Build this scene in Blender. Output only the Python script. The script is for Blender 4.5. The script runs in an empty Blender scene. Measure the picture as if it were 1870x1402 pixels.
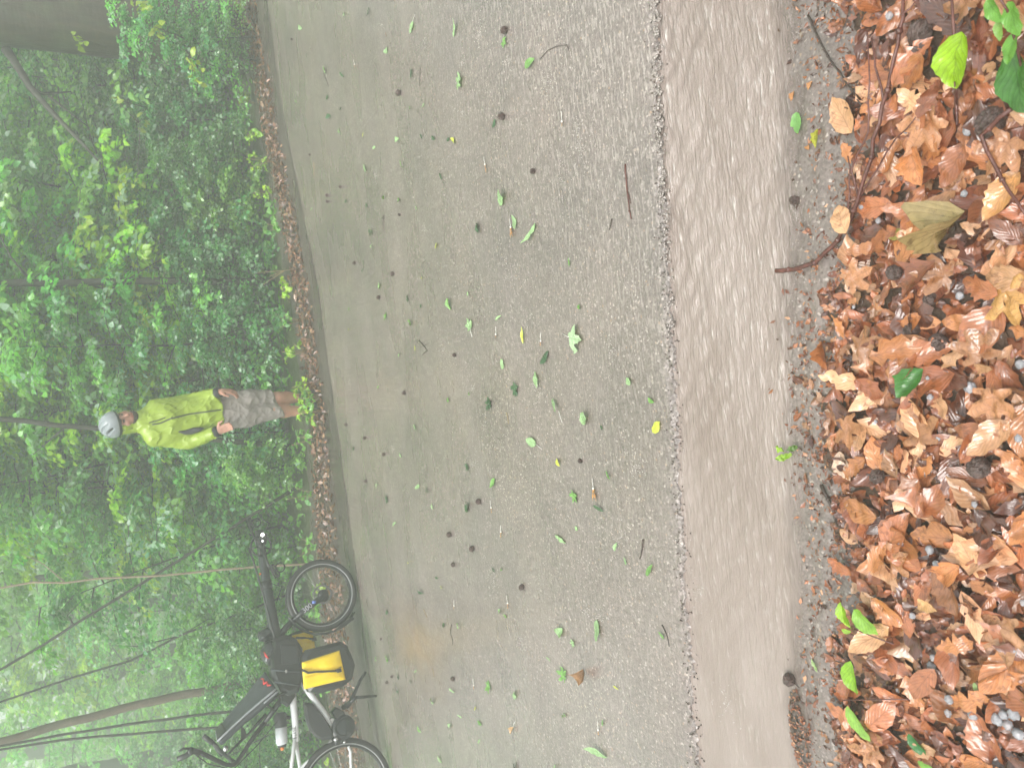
import bpy, math, random
import numpy as np
import openvdb
from mathutils import Vector, Matrix

random.seed(7)
RNG = np.random.default_rng(11)
SC = bpy.context.scene
COL = SC.collection
R = math.radians

# ------------------------------------------------------------------ camera, sky, sun, exposure
CAM_H, CAM_F, PITCH, ROLL = 1.5, 1350.0, 27.0, 6.5
_p, _r = R(PITCH), R(ROLL)
FW = np.array([0, math.cos(_p), -math.sin(_p)])
_R0 = np.array([1.0, 0, 0]); _U0 = np.cross(_R0, FW)
UP = math.cos(_r) * _U0 + math.sin(_r) * _R0
RT = math.cos(_r) * _R0 - math.sin(_r) * _U0
CP = np.array([0, 0, CAM_H])
cam_data = bpy.data.cameras.new('camera')
cam = bpy.data.objects.new('camera', cam_data); COL.objects.link(cam)
cam_data.sensor_fit = 'HORIZONTAL'; cam_data.sensor_width = 36.0
cam_data.lens = CAM_F / 1870.0 * 36.0
cam_data.dof.use_dof = True; cam_data.dof.focus_distance = 2.6; cam_data.dof.aperture_fstop = 6.0
cam_data.clip_start = 0.05; cam_data.clip_end = 500.0
# the phone was held turned a quarter: image right is down in the world
cx, cy, cz = -UP, RT, -FW
cam.matrix_world = Matrix(((cx[0], cy[0], cz[0], CP[0]), (cx[1], cy[1], cz[1], CP[1]), (cx[2], cy[2], cz[2], CP[2]), (0, 0, 0, 1)))
SC.camera = cam

SUN_EL, SUN_AZ = R(62), R(205)          # azimuth clockwise from +Y
world = bpy.data.worlds.new('World'); SC.world = world; world.use_nodes = True
wn, wl = world.node_tree.nodes, world.node_tree.links
wn.clear()
sky = wn.new('ShaderNodeTexSky'); sky.sky_type = 'NISHITA'; sky.sun_disc = False
sky.sun_elevation = SUN_EL; sky.sun_rotation = SUN_AZ; sky.air_density = 1.5; sky.dust_density = 4.0
hs = wn.new('ShaderNodeHueSaturation'); hs.inputs['Saturation'].default_value = 0.28; hs.inputs['Value'].default_value = 1.0
bg = wn.new('ShaderNodeBackground'); bg.inputs['Strength'].default_value = 0.15
wo = wn.new('ShaderNodeOutputWorld')
wl.new(sky.outputs[0], hs.inputs['Color']); wl.new(hs.outputs[0], bg.inputs['Color']); wl.new(bg.outputs[0], wo.inputs['Surface'])
sun_data = bpy.data.lights.new('sun', 'SUN'); sun_data.energy = 1.5; sun_data.angle = R(35); sun_data.color = (1.0, 0.97, 0.93)
sun = bpy.data.objects.new('sun', sun_data); COL.objects.link(sun)
_sd = Vector((math.sin(SUN_AZ) * math.cos(SUN_EL), math.cos(SUN_AZ) * math.cos(SUN_EL), math.sin(SUN_EL)))
sun.rotation_euler = _sd.to_track_quat('Z', 'Y').to_euler(); sun.location = (0, -5, 20)
SC.view_settings.view_transform = 'Standard'; SC.view_settings.look = 'None'
SC.view_settings.exposure = 1.28; SC.view_settings.gamma = 1.0
SC.render.engine = 'CYCLES'
SC.cycles.use_denoising = True
SC.cycles.max_bounces = 8; SC.cycles.diffuse_bounces = 4; SC.cycles.glossy_bounces = 2
SC.cycles.transmission_bounces = 4; SC.cycles.volume_bounces = 1; SC.cycles.transparent_max_bounces = 4
SC.cycles.caustics_reflective = False; SC.cycles.caustics_refractive = False

# ------------------------------------------------------------------ helpers: where a pixel of the photo meets a real surface
def ray(x, y):
    return FW + RT * ((1402 - y) - 701) / CAM_F - UP * (x - 935) / CAM_F
def G(x, y, z=0.0):
    d = ray(x, y); return CP + d * ((z - CAM_H) / d[2])
def onplane(x, y, p0, n):
    d = ray(x, y); return CP + d * (np.dot(p0 - CP, n) / np.dot(d, n))
def atY(x, y, Y):
    d = ray(x, y); return CP + d * (Y / d[1])
def depth(P): return float(np.dot(np.asarray(P) - CP, FW))

def line_of(px, slope_l=None, slope_r=None):
    P = np.array([G(*q)[:2] for q in px]); P = P[np.argsort(P[:, 0])]
    sl = slope_l if slope_l is not None else (P[1, 1] - P[0, 1]) / (P[1, 0] - P[0, 0])
    sr = slope_r if slope_r is not None else (P[-1, 1] - P[-2, 1]) / (P[-1, 0] - P[-2, 0])
    def f(X):
        X = np.asarray(X, float)
        Y = np.interp(X, P[:, 0], P[:, 1])
        Y = np.where(X < P[0, 0], P[0, 1] + (X - P[0, 0]) * sl, Y)
        return np.where(X > P[-1, 0], P[-1, 1] + (X - P[-1, 0]) * sr, Y)
    return f
crackY = line_of([(1195, 0), (1200, 200), (1212, 450), (1225, 620), (1236, 860), (1250, 1100), (1272, 1402)], -0.03, -0.03)
wetY = line_of([(1422, 0), (1424, 300), (1428, 600), (1438, 900), (1448, 1180), (1425, 1300), (1440, 1402)], -0.05, -0.05)
leafY = line_of([(1505, 0), (1525, 200), (1515, 400), (1490, 560), (1478, 700), (1495, 850), (1512, 1000), (1508, 1200), (1510, 1402)], -0.05, -0.05)
roadY = line_of([(488, 0), (515, 200), (545, 350), (580, 520), (602, 680), (622, 830), (645, 1000), (670, 1200), (700, 1402)], 0.12, 0.12)
litterY = line_of([(436, 0), (480, 200), (520, 400), (553, 600), (572, 740), (580, 900), (583, 1000), (590, 1100), (602, 1200), (620, 1402)], 0.12, 0.12)

# ------------------------------------------------------------------ helpers: numpy noise, meshes, materials
def wnoise(p, scale, seed=0, n=10):
    """smooth pseudo-noise, about -1..1, from summed sines"""
    r = np.random.default_rng(seed); p = np.asarray(p, float)
    out = np.zeros(p.shape[:-1])
    for k in range(n):
        d = r.normal(size=p.shape[-1]); d /= np.linalg.norm(d)
        f = r.uniform(0.6, 1.8) * 2 * math.pi
        out += np.sin((p / np.asarray(scale)) @ d * f + r.uniform(0, 6.28))
    return out / math.sqrt(n)

def new_mesh(name, V, F, uv=None, col=None, smooth=True):
    """V (n,3); F: (m,k) array or list of tuples"""
    me = bpy.data.meshes.new(name)
    V = np.asarray(V, np.float32)
    if isinstance(F, np.ndarray):
        k = F.shape[1]
        me.vertices.add(len(V)); me.vertices.foreach_set('co', V.ravel())
        me.loops.add(F.size); me.loops.foreach_set('vertex_index', F.astype(np.int32).ravel())
        me.polygons.add(len(F)); me.polygons.foreach_set('loop_start', np.arange(0, F.size, k, dtype=np.int32))
        me.update(calc_edges=True)
    else:
        me.from_pydata([tuple(map(float, v)) for v in V], [], [tuple(map(int, f)) for f in F]); me.update()
    if uv is not None:
        li = np.zeros(len(me.loops), np.int32); me.loops.foreach_get('vertex_index', li)
        ul = me.uv_layers.new(name='UVMap'); ul.data.foreach_set('uv', np.asarray(uv, np.float32)[li].ravel())
    if col is not None:
        c = np.ones((len(V), 4), np.float32); c[:, :3] = col
        at = me.color_attributes.new('Col', 'FLOAT_COLOR', 'POINT'); at.data.foreach_set('color', c.ravel())
    if smooth:
        me.polygons.foreach_set('use_smooth', np.ones(len(me.polygons), bool))
    me.validate()
    return me

class MB:
    """collects shapes in world coordinates and links them as ONE mesh object"""
    def __init__(s): s.V, s.F, s.n, s.uv, s.col, s.ang = [], [], 0, [], [], 0
    def add(s, V, F, uv=None, col=None):
        V = np.asarray(V, float)
        s.V.append(V); s.F += [tuple(i + s.n for i in f) for f in F]; s.n += len(V)
        s.uv.append(np.zeros((len(V), 2)) if uv is None else np.asarray(uv))
        s.col.append(np.ones((len(V), 3)) if col is None else np.broadcast_to(np.asarray(col, float), (len(V), 3)))
        return s
    def tube(s, pts, rad, seg=8, cap=True):
        pts = [np.asarray(p, float) for p in pts]; n = len(pts)
        rad = [rad] * n if np.isscalar(rad) else list(rad)
        t0 = pts[1] - pts[0]; ref = np.array([0, 0, 1.0]) if abs(t0[2]) < 0.8 * np.linalg.norm(t0) else np.array([1.0, 0, 0])
        V, F = [], []
        a = np.arange(seg) * 2 * math.pi / seg
        u = None
        for i in range(n):
            t = pts[min(i + 1, n - 1)] - pts[max(i - 1, 0)]; t = t / (np.linalg.norm(t) + 1e-12)
            u = np.cross(t, ref) if u is None else u - t * np.dot(u, t)
            u /= np.linalg.norm(u) + 1e-12; w = np.cross(t, u)
            V.append(pts[i] + rad[i] * (np.cos(a)[:, None] * u + np.sin(a)[:, None] * w))
        for i in range(n - 1):
            for k in range(seg):
                k2 = (k + 1) % seg
                F.append((i * seg + k, i * seg + k2, (i + 1) * seg + k2, (i + 1) * seg + k))
        if cap:
            F.append(tuple(range(seg - 1, -1, -1))); F.append(tuple((n - 1) * seg + k for k in range(seg)))
        return s.add(np.vstack(V), F)
    def torus(s, c, axis, R0, r, seg=48, ring=10, a0=0.0, a1=2 * math.pi, sx=1.0, up=(0, 0, 1)):
        """sx: squash of the tube along the axis"""
        axis = np.asarray(axis, float); axis /= np.linalg.norm(axis)
        u = np.asarray(up, float); u = u - axis * np.dot(u, axis); u /= np.linalg.norm(u); w = np.cross(axis, u)
        full = abs(a1 - a0 - 2 * math.pi) < 1e-6
        n = seg if full else seg + 1
        V, F = [], []
        for i in range(n):
            t = a0 + (a1 - a0) * i / seg; d = math.cos(t) * u + math.sin(t) * w
            for k in range(ring):
                b = 2 * math.pi * k / ring
                V.append(np.asarray(c) + d * (R0 + r * math.cos(b)) + axis * (r * sx * math.sin(b)))
        for i in range(n if full else n - 1):
            j = (i + 1) % n
            for k in range(ring):
                k2 = (k + 1) % ring
                F.append((i * ring + k, j * ring + k, j * ring + k2, i * ring + k2))
        return s.add(V, F)
    def ball(s, c, r, nu=12, nv=8, fr=None, noise=0.0, seed=0):
        r = np.broadcast_to(np.asarray(r, float), (3,)); V, F = [], []
        for i in range(nv + 1):
            th = math.pi * i / nv
            for k in range(nu):
                ph = 2 * math.pi * k / nu
                V.append((math.sin(th) * math.cos(ph), math.sin(th) * math.sin(ph), math.cos(th)))
        V = np.array(V)
        if noise: V = V * (1 + noise * wnoise(V, 0.9, seed))[:, None]
        for i in range(nv):
            for k in range(nu):
                k2 = (k + 1) % nu
                F.append((i * nu + k, (i + 1) * nu + k, (i + 1) * nu + k2, i * nu + k2))
        V = V * r
        if fr is not None: V = V @ np.asarray(fr)
        return s.add(V + np.asarray(c), F)
    def prism(s, poly, off0, off1, n, bevel=0.0):
        """polygon of world points pushed along n from off0 to off1, with a narrowed front and back rim"""
        s.ang = 33
        P = np.array(poly, float); n = np.asarray(n, float); c = P.mean(0); k = len(P)
        sm = 1 - bevel / max(1e-6, np.linalg.norm(P - c, axis=1).mean())
        rows = [c + (P - c) * sm + n * off0, P + n * (off0 + bevel), P + n * (off1 - bevel), c + (P - c) * sm + n * off1] if bevel else [P + n * off0, P + n * off1]
        V = np.vstack(rows); F = []
        for i in range(len(rows) - 1):
            for j in range(k):
                j2 = (j + 1) % k; F.append((i * k + j, i * k + j2, (i + 1) * k + j2, (i + 1) * k + j))
        F.append(tuple(range(k - 1, -1, -1))); F.append(tuple((len(rows) - 1) * k + j for j in range(k)))
        return s.add(V, F)
    def patch(s, A, B, C, D, nu, nv, fn=None, thick=None):
        """bilinear patch A-B / D-C, moved by fn(u,v)->(n,3); thick=(vector) closes it into a slab"""
        u, v = np.meshgrid(np.linspace(0, 1, nu), np.linspace(0, 1, nv), indexing='ij')
        P = (1 - u)[..., None] * ((1 - v)[..., None] * A + v[..., None] * D) + u[..., None] * ((1 - v)[..., None] * B + v[..., None] * C)
        if fn is not None: P = P + fn(u, v)
        V = P.reshape(-1, 3); F = []
        idx = lambda i, j: i * nv + j
        for i in range(nu - 1):
            for j in range(nv - 1): F.append((idx(i, j), idx(i + 1, j), idx(i + 1, j + 1), idx(i, j + 1)))
        if thick is not None:
            m = len(V); V2 = V + np.asarray(thick)
            F += [tuple(q + m for q in f[::-1]) for f in list(F)]
            rim = [idx(i, 0) for i in range(nu)] + [idx(nu - 1, j) for j in range(1, nv)] + [idx(i, nv - 1) for i in range(nu - 2, -1, -1)] + [idx(0, j) for j in range(nv - 2, 0, -1)]
            for q in range(len(rim)):
                a, b = rim[q], rim[(q + 1) % len(rim)]; F.append((a, a + m, b + m, b))
            V = np.vstack([V, V2])
        return s.add(V, F)
    def build(s, name, mat, parent=None, loc=None, smooth=True, uv=False, col=False):
        V = np.vstack(s.V)
        if parent is not None: base = world_loc(parent)
        elif loc is not None: base = np.asarray(loc, float)
        else:
            base = V.mean(0); base[2] = V[:, 2].min()
        me = new_mesh(name, V - base, s.F, np.vstack(s.uv) if uv else None, np.vstack(s.col) if col else None, smooth)
        o = link(name, me, mat, parent, base)
        return autosmooth(o, s.ang) if s.ang and smooth else o

def world_loc(o):
    l = np.array(o.location, float)
    while o.parent is not None:
        o = o.parent; l = l + np.array(o.location, float)
    return l
def link(name, me, mat, parent=None, base=(0, 0, 0)):
    o = bpy.data.objects.new(name, me); COL.objects.link(o)
    if mat is not None: me.materials.append(mat)
    if parent is not None: o.parent = parent
    else: o.location = tuple(map(float, base))
    return o
def autosmooth(o, deg=40):
    me = o.data
    try: me.set_sharp_from_angle(angle=R(deg))
    except Exception: pass
    return o
def tag(o, label=None, cat=None, group=None, kind=None):
    if label: o['label'] = label
    if cat: o['category'] = cat
    if group: o['group'] = group
    if kind: o['kind'] = kind
    return o
def empty(name, loc, label, cat, group=None):
    o = bpy.data.objects.new(name, None); COL.objects.link(o); o.location = tuple(map(float, loc))
    o.empty_display_size = 0.1
    return tag(o, label, cat, group)
def copy_tree(o, parent=None):
    c = o.copy(); COL.objects.link(c); c.parent = parent
    for ch in list(o.children): copy_tree(ch, c)
    return c

class NT:
    """small node-tree builder"""
    def __init__(s, name):
        s.m = bpy.data.materials.new(name); s.m.use_nodes = True
        s.t = s.m.node_tree; s.t.nodes.clear()
        s.out = s.t.nodes.new('ShaderNodeOutputMaterial'); s.b = s.t.nodes.new('ShaderNodeBsdfPrincipled')
        s.t.links.new(s.b.outputs[0], s.out.inputs['Surface'])
    def n(s, typ, **kw):
        o = s.t.nodes.new('ShaderNode' + typ)
        for k, v in kw.items():
            if k.startswith('_'): setattr(o, k[1:], v)
            else: s.set(o, k.replace('__', ' '), v)
        return o
    def set(s, o, key, v):
        sock = o.inputs[int(key[1:])] if key[0] == 'i' and key[1:].isdigit() else o.inputs[key]
        if isinstance(v, bpy.types.NodeSocket): s.t.links.new(v, sock)
        else: sock.default_value = v
    def p(s, **kw):
        for k, v in kw.items(): s.set(s.b, k.replace('__', ' '), v)
    def noise(s, vec, scale, detail=3, rough=0.55):
        o = s.n('TexNoise', Vector=vec, Scale=scale, Detail=detail, Roughness=rough); return o.outputs['Fac']
    def mapv(s, scale=(1, 1, 1), src='Object', rot=(0, 0, 0)):
        tc = s.n('TexCoord'); mp = s.n('Mapping', Vector=tc.outputs[src], Scale=scale, Rotation=rot); return mp.outputs[0]
    def ramp(s, fac, stops, interp='LINEAR'):
        o = s.n('ValToRGB', Fac=fac); cr = o.color_ramp; cr.interpolation = interp
        while len(cr.elements) > 1: cr.elements.remove(cr.elements[-1])
        for i, (pos, c) in enumerate(stops):
            e = cr.elements[0] if i == 0 else cr.elements.new(pos)
            e.position = pos; e.color = (c[0], c[1], c[2], 1) if not np.isscalar(c) else (c, c, c, 1)
        return o.outputs['Color']
    def mix(s, fac, a, b, blend='MIX'):
        o = s.n('Mix', _data_type='RGBA', _blend_type=blend)
        for i, v in ((0, fac), (6, a), (7, b)):
            if isinstance(v, bpy.types.NodeSocket): s.t.links.new(v, o.inputs[i])
            else: o.inputs[i].default_value = v if i == 0 else ((v[0], v[1], v[2], 1) if not np.isscalar(v) else (v, v, v, 1))
        return o.outputs[2]
    def math(s, op, a, b=0.0, c=None, clamp=False):
        o = s.n('Math', _operation=op, _use_clamp=clamp)
        for i, v in enumerate((a, b) if c is None else (a, b, c)):
            if isinstance(v, bpy.types.NodeSocket): s.t.links.new(v, o.inputs[i])
            else: o.inputs[i].default_value = v
        return o.outputs[0]
    def bump(s, h, strength=0.5, dist=0.01, normal=None):
        o = s.n('Bump', Height=h, Strength=strength, Distance=dist)
        if normal is not None: s.t.links.new(normal, o.inputs['Normal'])
        return o.outputs[0]

def simple(name, c, rough=0.5, metal=0.0, var=0.15, vscale=30, bump=0.0, bscale=60, spec=0.5, coat=0.0):
    m = NT(name); v = m.mapv()
    nz = m.noise(v, vscale, 3)
    a = tuple(x * (1 - var) for x in c); b = tuple(min(1, x * (1 + var)) for x in c)
    m.p(Base__Color=m.ramp(nz, [(0.3, a), (0.7, b)]), Roughness=rough, Metallic=metal)
    m.b.inputs['Specular IOR Level'].default_value = spec
    if coat: m.b.inputs['Coat Weight'].default_value = coat; m.b.inputs['Coat Roughness'].default_value = 0.1
    if bump: m.p(Normal=m.bump(m.noise(v, bscale, 4), bump, 0.004))
    return m.m

# ------------------------------------------------------------------ materials
def mat_leaf(name, veins=True, trans=0.25, rough=0.22, hue_jit=0.0, spots=0.0, spec=0.6):
    m = NT(name)
    at = m.n('Attribute', _attribute_name='Col').outputs['Color']
    v = m.mapv()
    c = at
    if hue_jit:
        oi = m.n('ObjectInfo').outputs['Random']
        h = m.n('HueSaturation', Hue=m.math('ADD', m.math('MULTIPLY', oi, hue_jit), 0.5 - hue_jit / 2), Saturation=1.0,
                Value=m.math('ADD', m.math('MULTIPLY', oi, 0.35), 0.82), Color=c)
        c = h.outputs[0]
    nz = m.noise(v, 55, 4)
    c = m.mix(1.0, c, m.ramp(nz, [(0.25, 0.72), (0.75, 1.2)]), 'MULTIPLY')
    hgt = m.noise(v, 160, 2)
    if veins:
        uv = m.n('UVMap').outputs[0]
        sx = m.n('SeparateXYZ', Vector=uv)
        u, w = sx.outputs[0], sx.outputs[1]
        au = m.math('ABSOLUTE', u)
        side = m.math('SINE', m.math('MULTIPLY', m.math('SUBTRACT', w, m.math('MULTIPLY', au, 0.35)), 50.0))
        vein = m.math('MAXIMUM', m.math('GREATER_THAN', side, 0.9), m.math('LESS_THAN', au, 0.05))
        c = m.mix(m.math('MULTIPLY', vein, 0.42), c, m.mix(1.0, c, (0.42, 0.36, 0.3), 'MULTIPLY'))
        hgt = m.math('ADD', m.math('MULTIPLY', hgt, 0.4), m.math('MULTIPLY', side, 0.25))
    if spots:
        sp = m.noise(v, 38, 5, 0.7)
        c = m.mix(m.math('MULTIPLY', m.ramp(sp, [(0.56, 0.0), (0.64, 1.0)]), spots), c, m.mix(1.0, c, (0.25, 0.2, 0.18), 'MULTIPLY'))
    m.p(Base__Color=c, Roughness=m.ramp(m.noise(v, 25, 2), [(0.3, rough * 0.6), (0.7, rough * 1.7)]),
        Normal=m.bump(hgt, 0.35, 0.002))
    m.b.inputs['Specular IOR Level'].default_value = spec
    if trans:
        tr = m.n('BsdfTranslucent', Color=m.mix(1.0, c, (1.5, 1.6, 0.7), 'MULTIPLY'))
        ms = m.n('MixShader', Fac=trans); m.t.links.new(m.b.outputs[0], ms.inputs[1]); m.t.links.new(tr.outputs[0], ms.inputs[2])
        m.t.links.new(ms.outputs[0], m.out.inputs['Surface'])
    return m.m

def mat_asphalt(name, dark=1.0, wetrough=0.2, flow=True):
    m = NT(name); v = m.mapv()
    vo = m.n('TexVoronoi', Vector=v, Scale=150.0); cell = vo.outputs['Color']
    g = m.n('RGBToBW', Color=cell).outputs[0]
    stone = m.ramp(g, [(0.15, (0.128 * dark, 0.104 * dark, 0.094 * dark)), (0.55, (0.178 * dark, 0.147 * dark, 0.133 * dark)), (0.82, (0.224 * dark, 0.187 * dark, 0.169 * dark)), (0.88, (0.42 * dark, 0.375 * dark, 0.345 * dark)), (0.95, (0.30, 0.20, 0.13))])
    big = m.noise(v, 1.3, 5, 0.6)
    c = m.mix(1.0, stone, m.ramp(big, [(0.3, (0.72, 0.73, 0.73)), (0.7, (1.2, 1.15, 1.12))]), 'MULTIPLY')
    silt = m.noise(m.mapv((0.9, 1.7, 1)), 1.6, 6, 0.7)
    c = m.mix(m.ramp(silt, [(0.32, 0.0), (0.8, 0.5)]), c, (0.235 * dark, 0.196 * dark, 0.174 * dark))
    film = m.noise(m.mapv((0.6, 1.6, 1)), 1.7, 4)
    if flow:
        st_ = G(765, 1182); tc = m.n('TexCoord'); sb = m.n('VectorMath', _operation='SUBTRACT', i0=tc.outputs['Object'], i1=(st_[0], st_[1], 0))
        sb2 = m.n('VectorMath', _operation='MULTIPLY', i0=sb.outputs[0], i1=(1, 0.55, 1)); ln = m.n('VectorMath', _operation='LENGTH', i0=sb2.outputs[0])
        stain = m.math('MULTIPLY', m.ramp(ln.outputs['Value'], [(0.02, 1.0), (0.34, 0.0)]), m.ramp(m.noise(v, 9, 4), [(0.3, 0.2), (0.7, 1.0)]))
        c = m.mix(m.math('MULTIPLY', stain, 0.7), c, (0.22, 0.135, 0.075))
        # sky glints on the running water, painted as pale streaks, stronger towards the gutter
        s0 = m.n('SeparateXYZ', Vector=m.mapv()).outputs
        run = m.math('SUBTRACT', 1.15, m.math('MULTIPLY', m.math('SUBTRACT', s0[1], m.math('MULTIPLY', s0[0], 0.75)), 0.5), clamp=True)
        k1 = m.ramp(m.noise(m.mapv((20, 85, 1), rot=(0, 0, R(4))), 1.0, 2, 0.5), [(0.53, 0.0), (0.60, 1.0)])
        c = m.mix(m.math('MULTIPLY', k1, m.math('ADD', m.math('MULTIPLY', run, 0.6), 0.2)), c, (0.40, 0.345, 0.31))
    rough = m.ramp(film, [(0.35, wetrough * 0.55), (0.7, wetrough * 1.9)])
    fine = vo.outputs['Distance']
    h = m.math('MULTIPLY', fine, -1.0)
    n1 = m.bump(h, 0.3, 0.003)
    if flow:
        rip = m.noise(m.mapv((18, 75, 1), rot=(0, 0, R(3))), 1.0, 3, 0.6)
        rip2 = m.noise(m.mapv((45, 110, 1)), 1.0, 2)
        hh = m.math('ADD', rip, m.math('MULTIPLY', rip2, 0.5))
        # the sheet of running water is thicker towards the gutter
        sy = m.n('SeparateXYZ', Vector=m.mapv()).outputs
        near = m.math('SUBTRACT', 1.25, m.math('MULTIPLY', m.math('SUBTRACT', sy[1], m.math('MULTIPLY', sy[0], 0.5)), 0.42), clamp=True)
        strength = m.math('ADD', m.math('MULTIPLY', near, 0.75), 0.15)
        bn = m.n('Bump', Height=hh, Distance=0.02, Strength=strength); m.t.links.new(bn.outputs[0], m.b.inputs['Coat Normal']); m.set(m.b, 'Coat Weight', m.math('ADD', m.math('MULTIPLY', near, 0.3), 0.65)); m.b.inputs['Coat Roughness'].default_value = 0.04; m.b.inputs['Coat IOR'].default_value = 1.55
    m.p(Base__Color=c, Roughness=rough, Normal=n1)
    m.b.inputs['Specular IOR Level'].default_value = 0.6
    return m.m

M = {}
M['asphalt'] = mat_asphalt('wet_asphalt', 1.0, 0.28)
M['edge'] = mat_asphalt('wet_gutter_asphalt', 1.0, 0.25, False)
M['verge'] = mat_asphalt('wet_dirty_verge', 0.42, 0.3, False)

def mat_water():
    m = NT('muddy_water'); v = m.mapv()
    st = m.noise(m.mapv((9, 42, 1), rot=(0, 0, R(-4))), 1.5, 4, 0.6)
    st2 = m.noise(m.mapv((26, 120, 1), rot=(0, 0, R(-2))), 1.3, 3, 0.6)
    mud = m.noise(m.mapv((1.6, 5, 1)), 1.0, 4)
    c = m.ramp(mud, [(0.3, (0.228, 0.176, 0.150)), (0.7, (0.29, 0.233, 0.206))])
    sx = m.n('SeparateXYZ', Vector=v).outputs
    act = m.math('ADD', m.math('MULTIPLY', sx[0], 0.32), 0.55, clamp=True)      # faster upstream, with more painted glints
    sky_glint = m.math('MULTIPLY', m.math('MULTIPLY', m.ramp(st, [(0.52, 0.0), (0.68, 1.0)]), m.ramp(st2, [(0.4, 0.0), (0.62, 1.0)])), act)
    sky_glint = m.math('MULTIPLY', sky_glint, m.ramp(m.noise(m.mapv((2.2, 6.5, 1)), 1.0, 3), [(0.36, 0.25), (0.62, 1.3)]))
    c = m.mix(m.math('MULTIPLY', sky_glint, 0.62, clamp=True), c, (0.82, 0.77, 0.73))  # pale streaks put the sky's glints into the water colour
    b1 = m.n('Bump', Height=m.math('ADD', st, m.math('MULTIPLY', st2, 0.45)), Distance=0.02, Strength=m.math('ADD', m.math('MULTIPLY', act, 0.7), 0.1))
    across = m.n('RGBToBW', Color=m.n('Attribute', _attribute_name='Col').outputs['Color']).outputs[0]
    edge = m.math('ADD', across, m.math('MULTIPLY', m.math('SUBTRACT', m.noise(m.mapv((5, 12, 1)), 1.0, 3), 0.5), 0.16))
    m.p(Alpha=m.ramp(edge, [(0.82, 1.0), (1.0, 0.15)]))       # the muddy water thins out over the gutter
    m.p(Base__Color=c, Roughness=0.1, Normal=b1.outputs[0])
    m.b.inputs['Specular IOR Level'].default_value = 0.8
    return m.m
M['water'] = mat_water()

def mat_soil(name, a, b, bump=0.8):
    m = NT(name); v = m.mapv()
    n1 = m.noise(v, 6, 6, 0.65); n2 = m.noise(v, 60, 4, 0.7)
    m.p(Base__Color=m.ramp(m.math('ADD', m.math('MULTIPLY', n1, 0.5), m.math('MULTIPLY', n2, 0.5)), [(0.35, a), (0.65, b)]),
        Roughness=m.ramp(n1, [(0.3, 0.25), (0.7, 0.7)]), Normal=m.bump(n2, bump, 0.012))
    return m.m
M['soil'] = mat_soil('dark_wet_soil', (0.035, 0.022, 0.014), (0.11, 0.065, 0.04))
M['forest_soil'] = mat_soil('forest_soil', (0.035, 0.05, 0.02), (0.075, 0.085, 0.04))

def mat_bark(name, a, b, sc=(9, 9, 1.2), rough=0.5, bump=0.6, moss=0.3):
    m = NT(name); v = m.mapv(sc)
    n1 = m.noise(v, 2.2, 6, 0.65); n2 = m.noise(m.mapv(), 3.5, 4); n3 = m.noise(m.mapv((1, 1, 4)), 7.0, 3)
    c = m.ramp(n1, [(0.3, a), (0.7, b)])
    c = m.mix(m.math('MULTIPLY', m.ramp(n2, [(0.5, 0.0), (0.7, 1.0)]), moss), c, (0.05, 0.075, 0.03))
    c = m.mix(m.math('MULTIPLY', m.ramp(n3, [(0.62, 0.0), (0.7, 1.0)]), 0.3), c, tuple(min(1, x * 2.2) for x in b))
    m.p(Base__Color=c, Roughness=rough, Normal=m.bump(m.math('ADD', n1, m.math('MULTIPLY', n3, 0.4)), bump, 0.02))
    return m.m
M['beech_bark'] = mat_bark('beech_bark', (0.012, 0.008, 0.004), (0.045, 0.03, 0.014), (7, 7, 1.3), 0.35, 0.5, 0.6)
M['bark'] = mat_bark('dark_bark', (0.012, 0.011, 0.008), (0.038, 0.032, 0.024), (12, 12, 2))
M['brown_bark'] = mat_bark('brown_bark', (0.09, 0.065, 0.045), (0.16, 0.12, 0.085), (12, 12, 2), 0.6)
M['pale_bark'] = mat_bark('pale_bark', (0.2, 0.15, 0.1), (0.32, 0.25, 0.17), (30, 30, 6), 0.45, 0.3, 0.1)
M['twig'] = simple('wet_red_twig', (0.10, 0.035, 0.025), 0.25, 0, 0.35, 40, 0.5, 150)
M['dark_twig'] = simple('wet_dark_twig', (0.045, 0.03, 0.022), 0.3, 0, 0.35, 40, 0.5, 150)
M['straw'] = simple('wet_straw', (0.36, 0.26, 0.14), 0.35, 0, 0.2, 40, 0.3, 150)
M['foliage'] = mat_leaf('wet_foliage', False, 0.5, 0.17, 0.05, 0, 1.0)
M['plant_leaf'] = mat_leaf('wet_plant_leaf', True, 0.3, 0.18, 0.0, 0.0, 0.6)
M['green_leaf'] = mat_leaf('wet_green_leaf', True, 0.12, 0.25, 0.0, 0.12, 0.5)
M['dead_leaf'] = mat_leaf('wet_dead_leaf', True, 0.10, 0.16, 0.0, 0.55, 0.9)
M['husk'] = simple('wet_nut_husk', (0.075, 0.048, 0.040), 0.4, 0, 0.5, 90, 0.9, 220)

def mat_hail():
    m = NT('hail_ice'); v = m.mapv()
    m.p(Base__Color=m.ramp(m.noise(v, 120, 3), [(0.35, (0.66, 0.66, 0.70)), (0.65, (0.88, 0.88, 0.92))]), Roughness=0.16,
        Normal=m.bump(m.noise(v, 160, 3), 0.3, 0.003))
    m.b.inputs['Transmission Weight'].default_value = 0.65; m.b.inputs['IOR'].default_value = 1.31
    return m.m
M['hail'] = mat_hail()
M['bubbles'] = simple('lip_bubbles', (0.26, 0.225, 0.2), 0.05, 0, 0.2, 60, 0, 60, 1.0)
M['froth'] = simple('water_froth', (0.6, 0.56, 0.52), 0.08, 0, 0.1, 60, 0, 60, 0.8)

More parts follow.
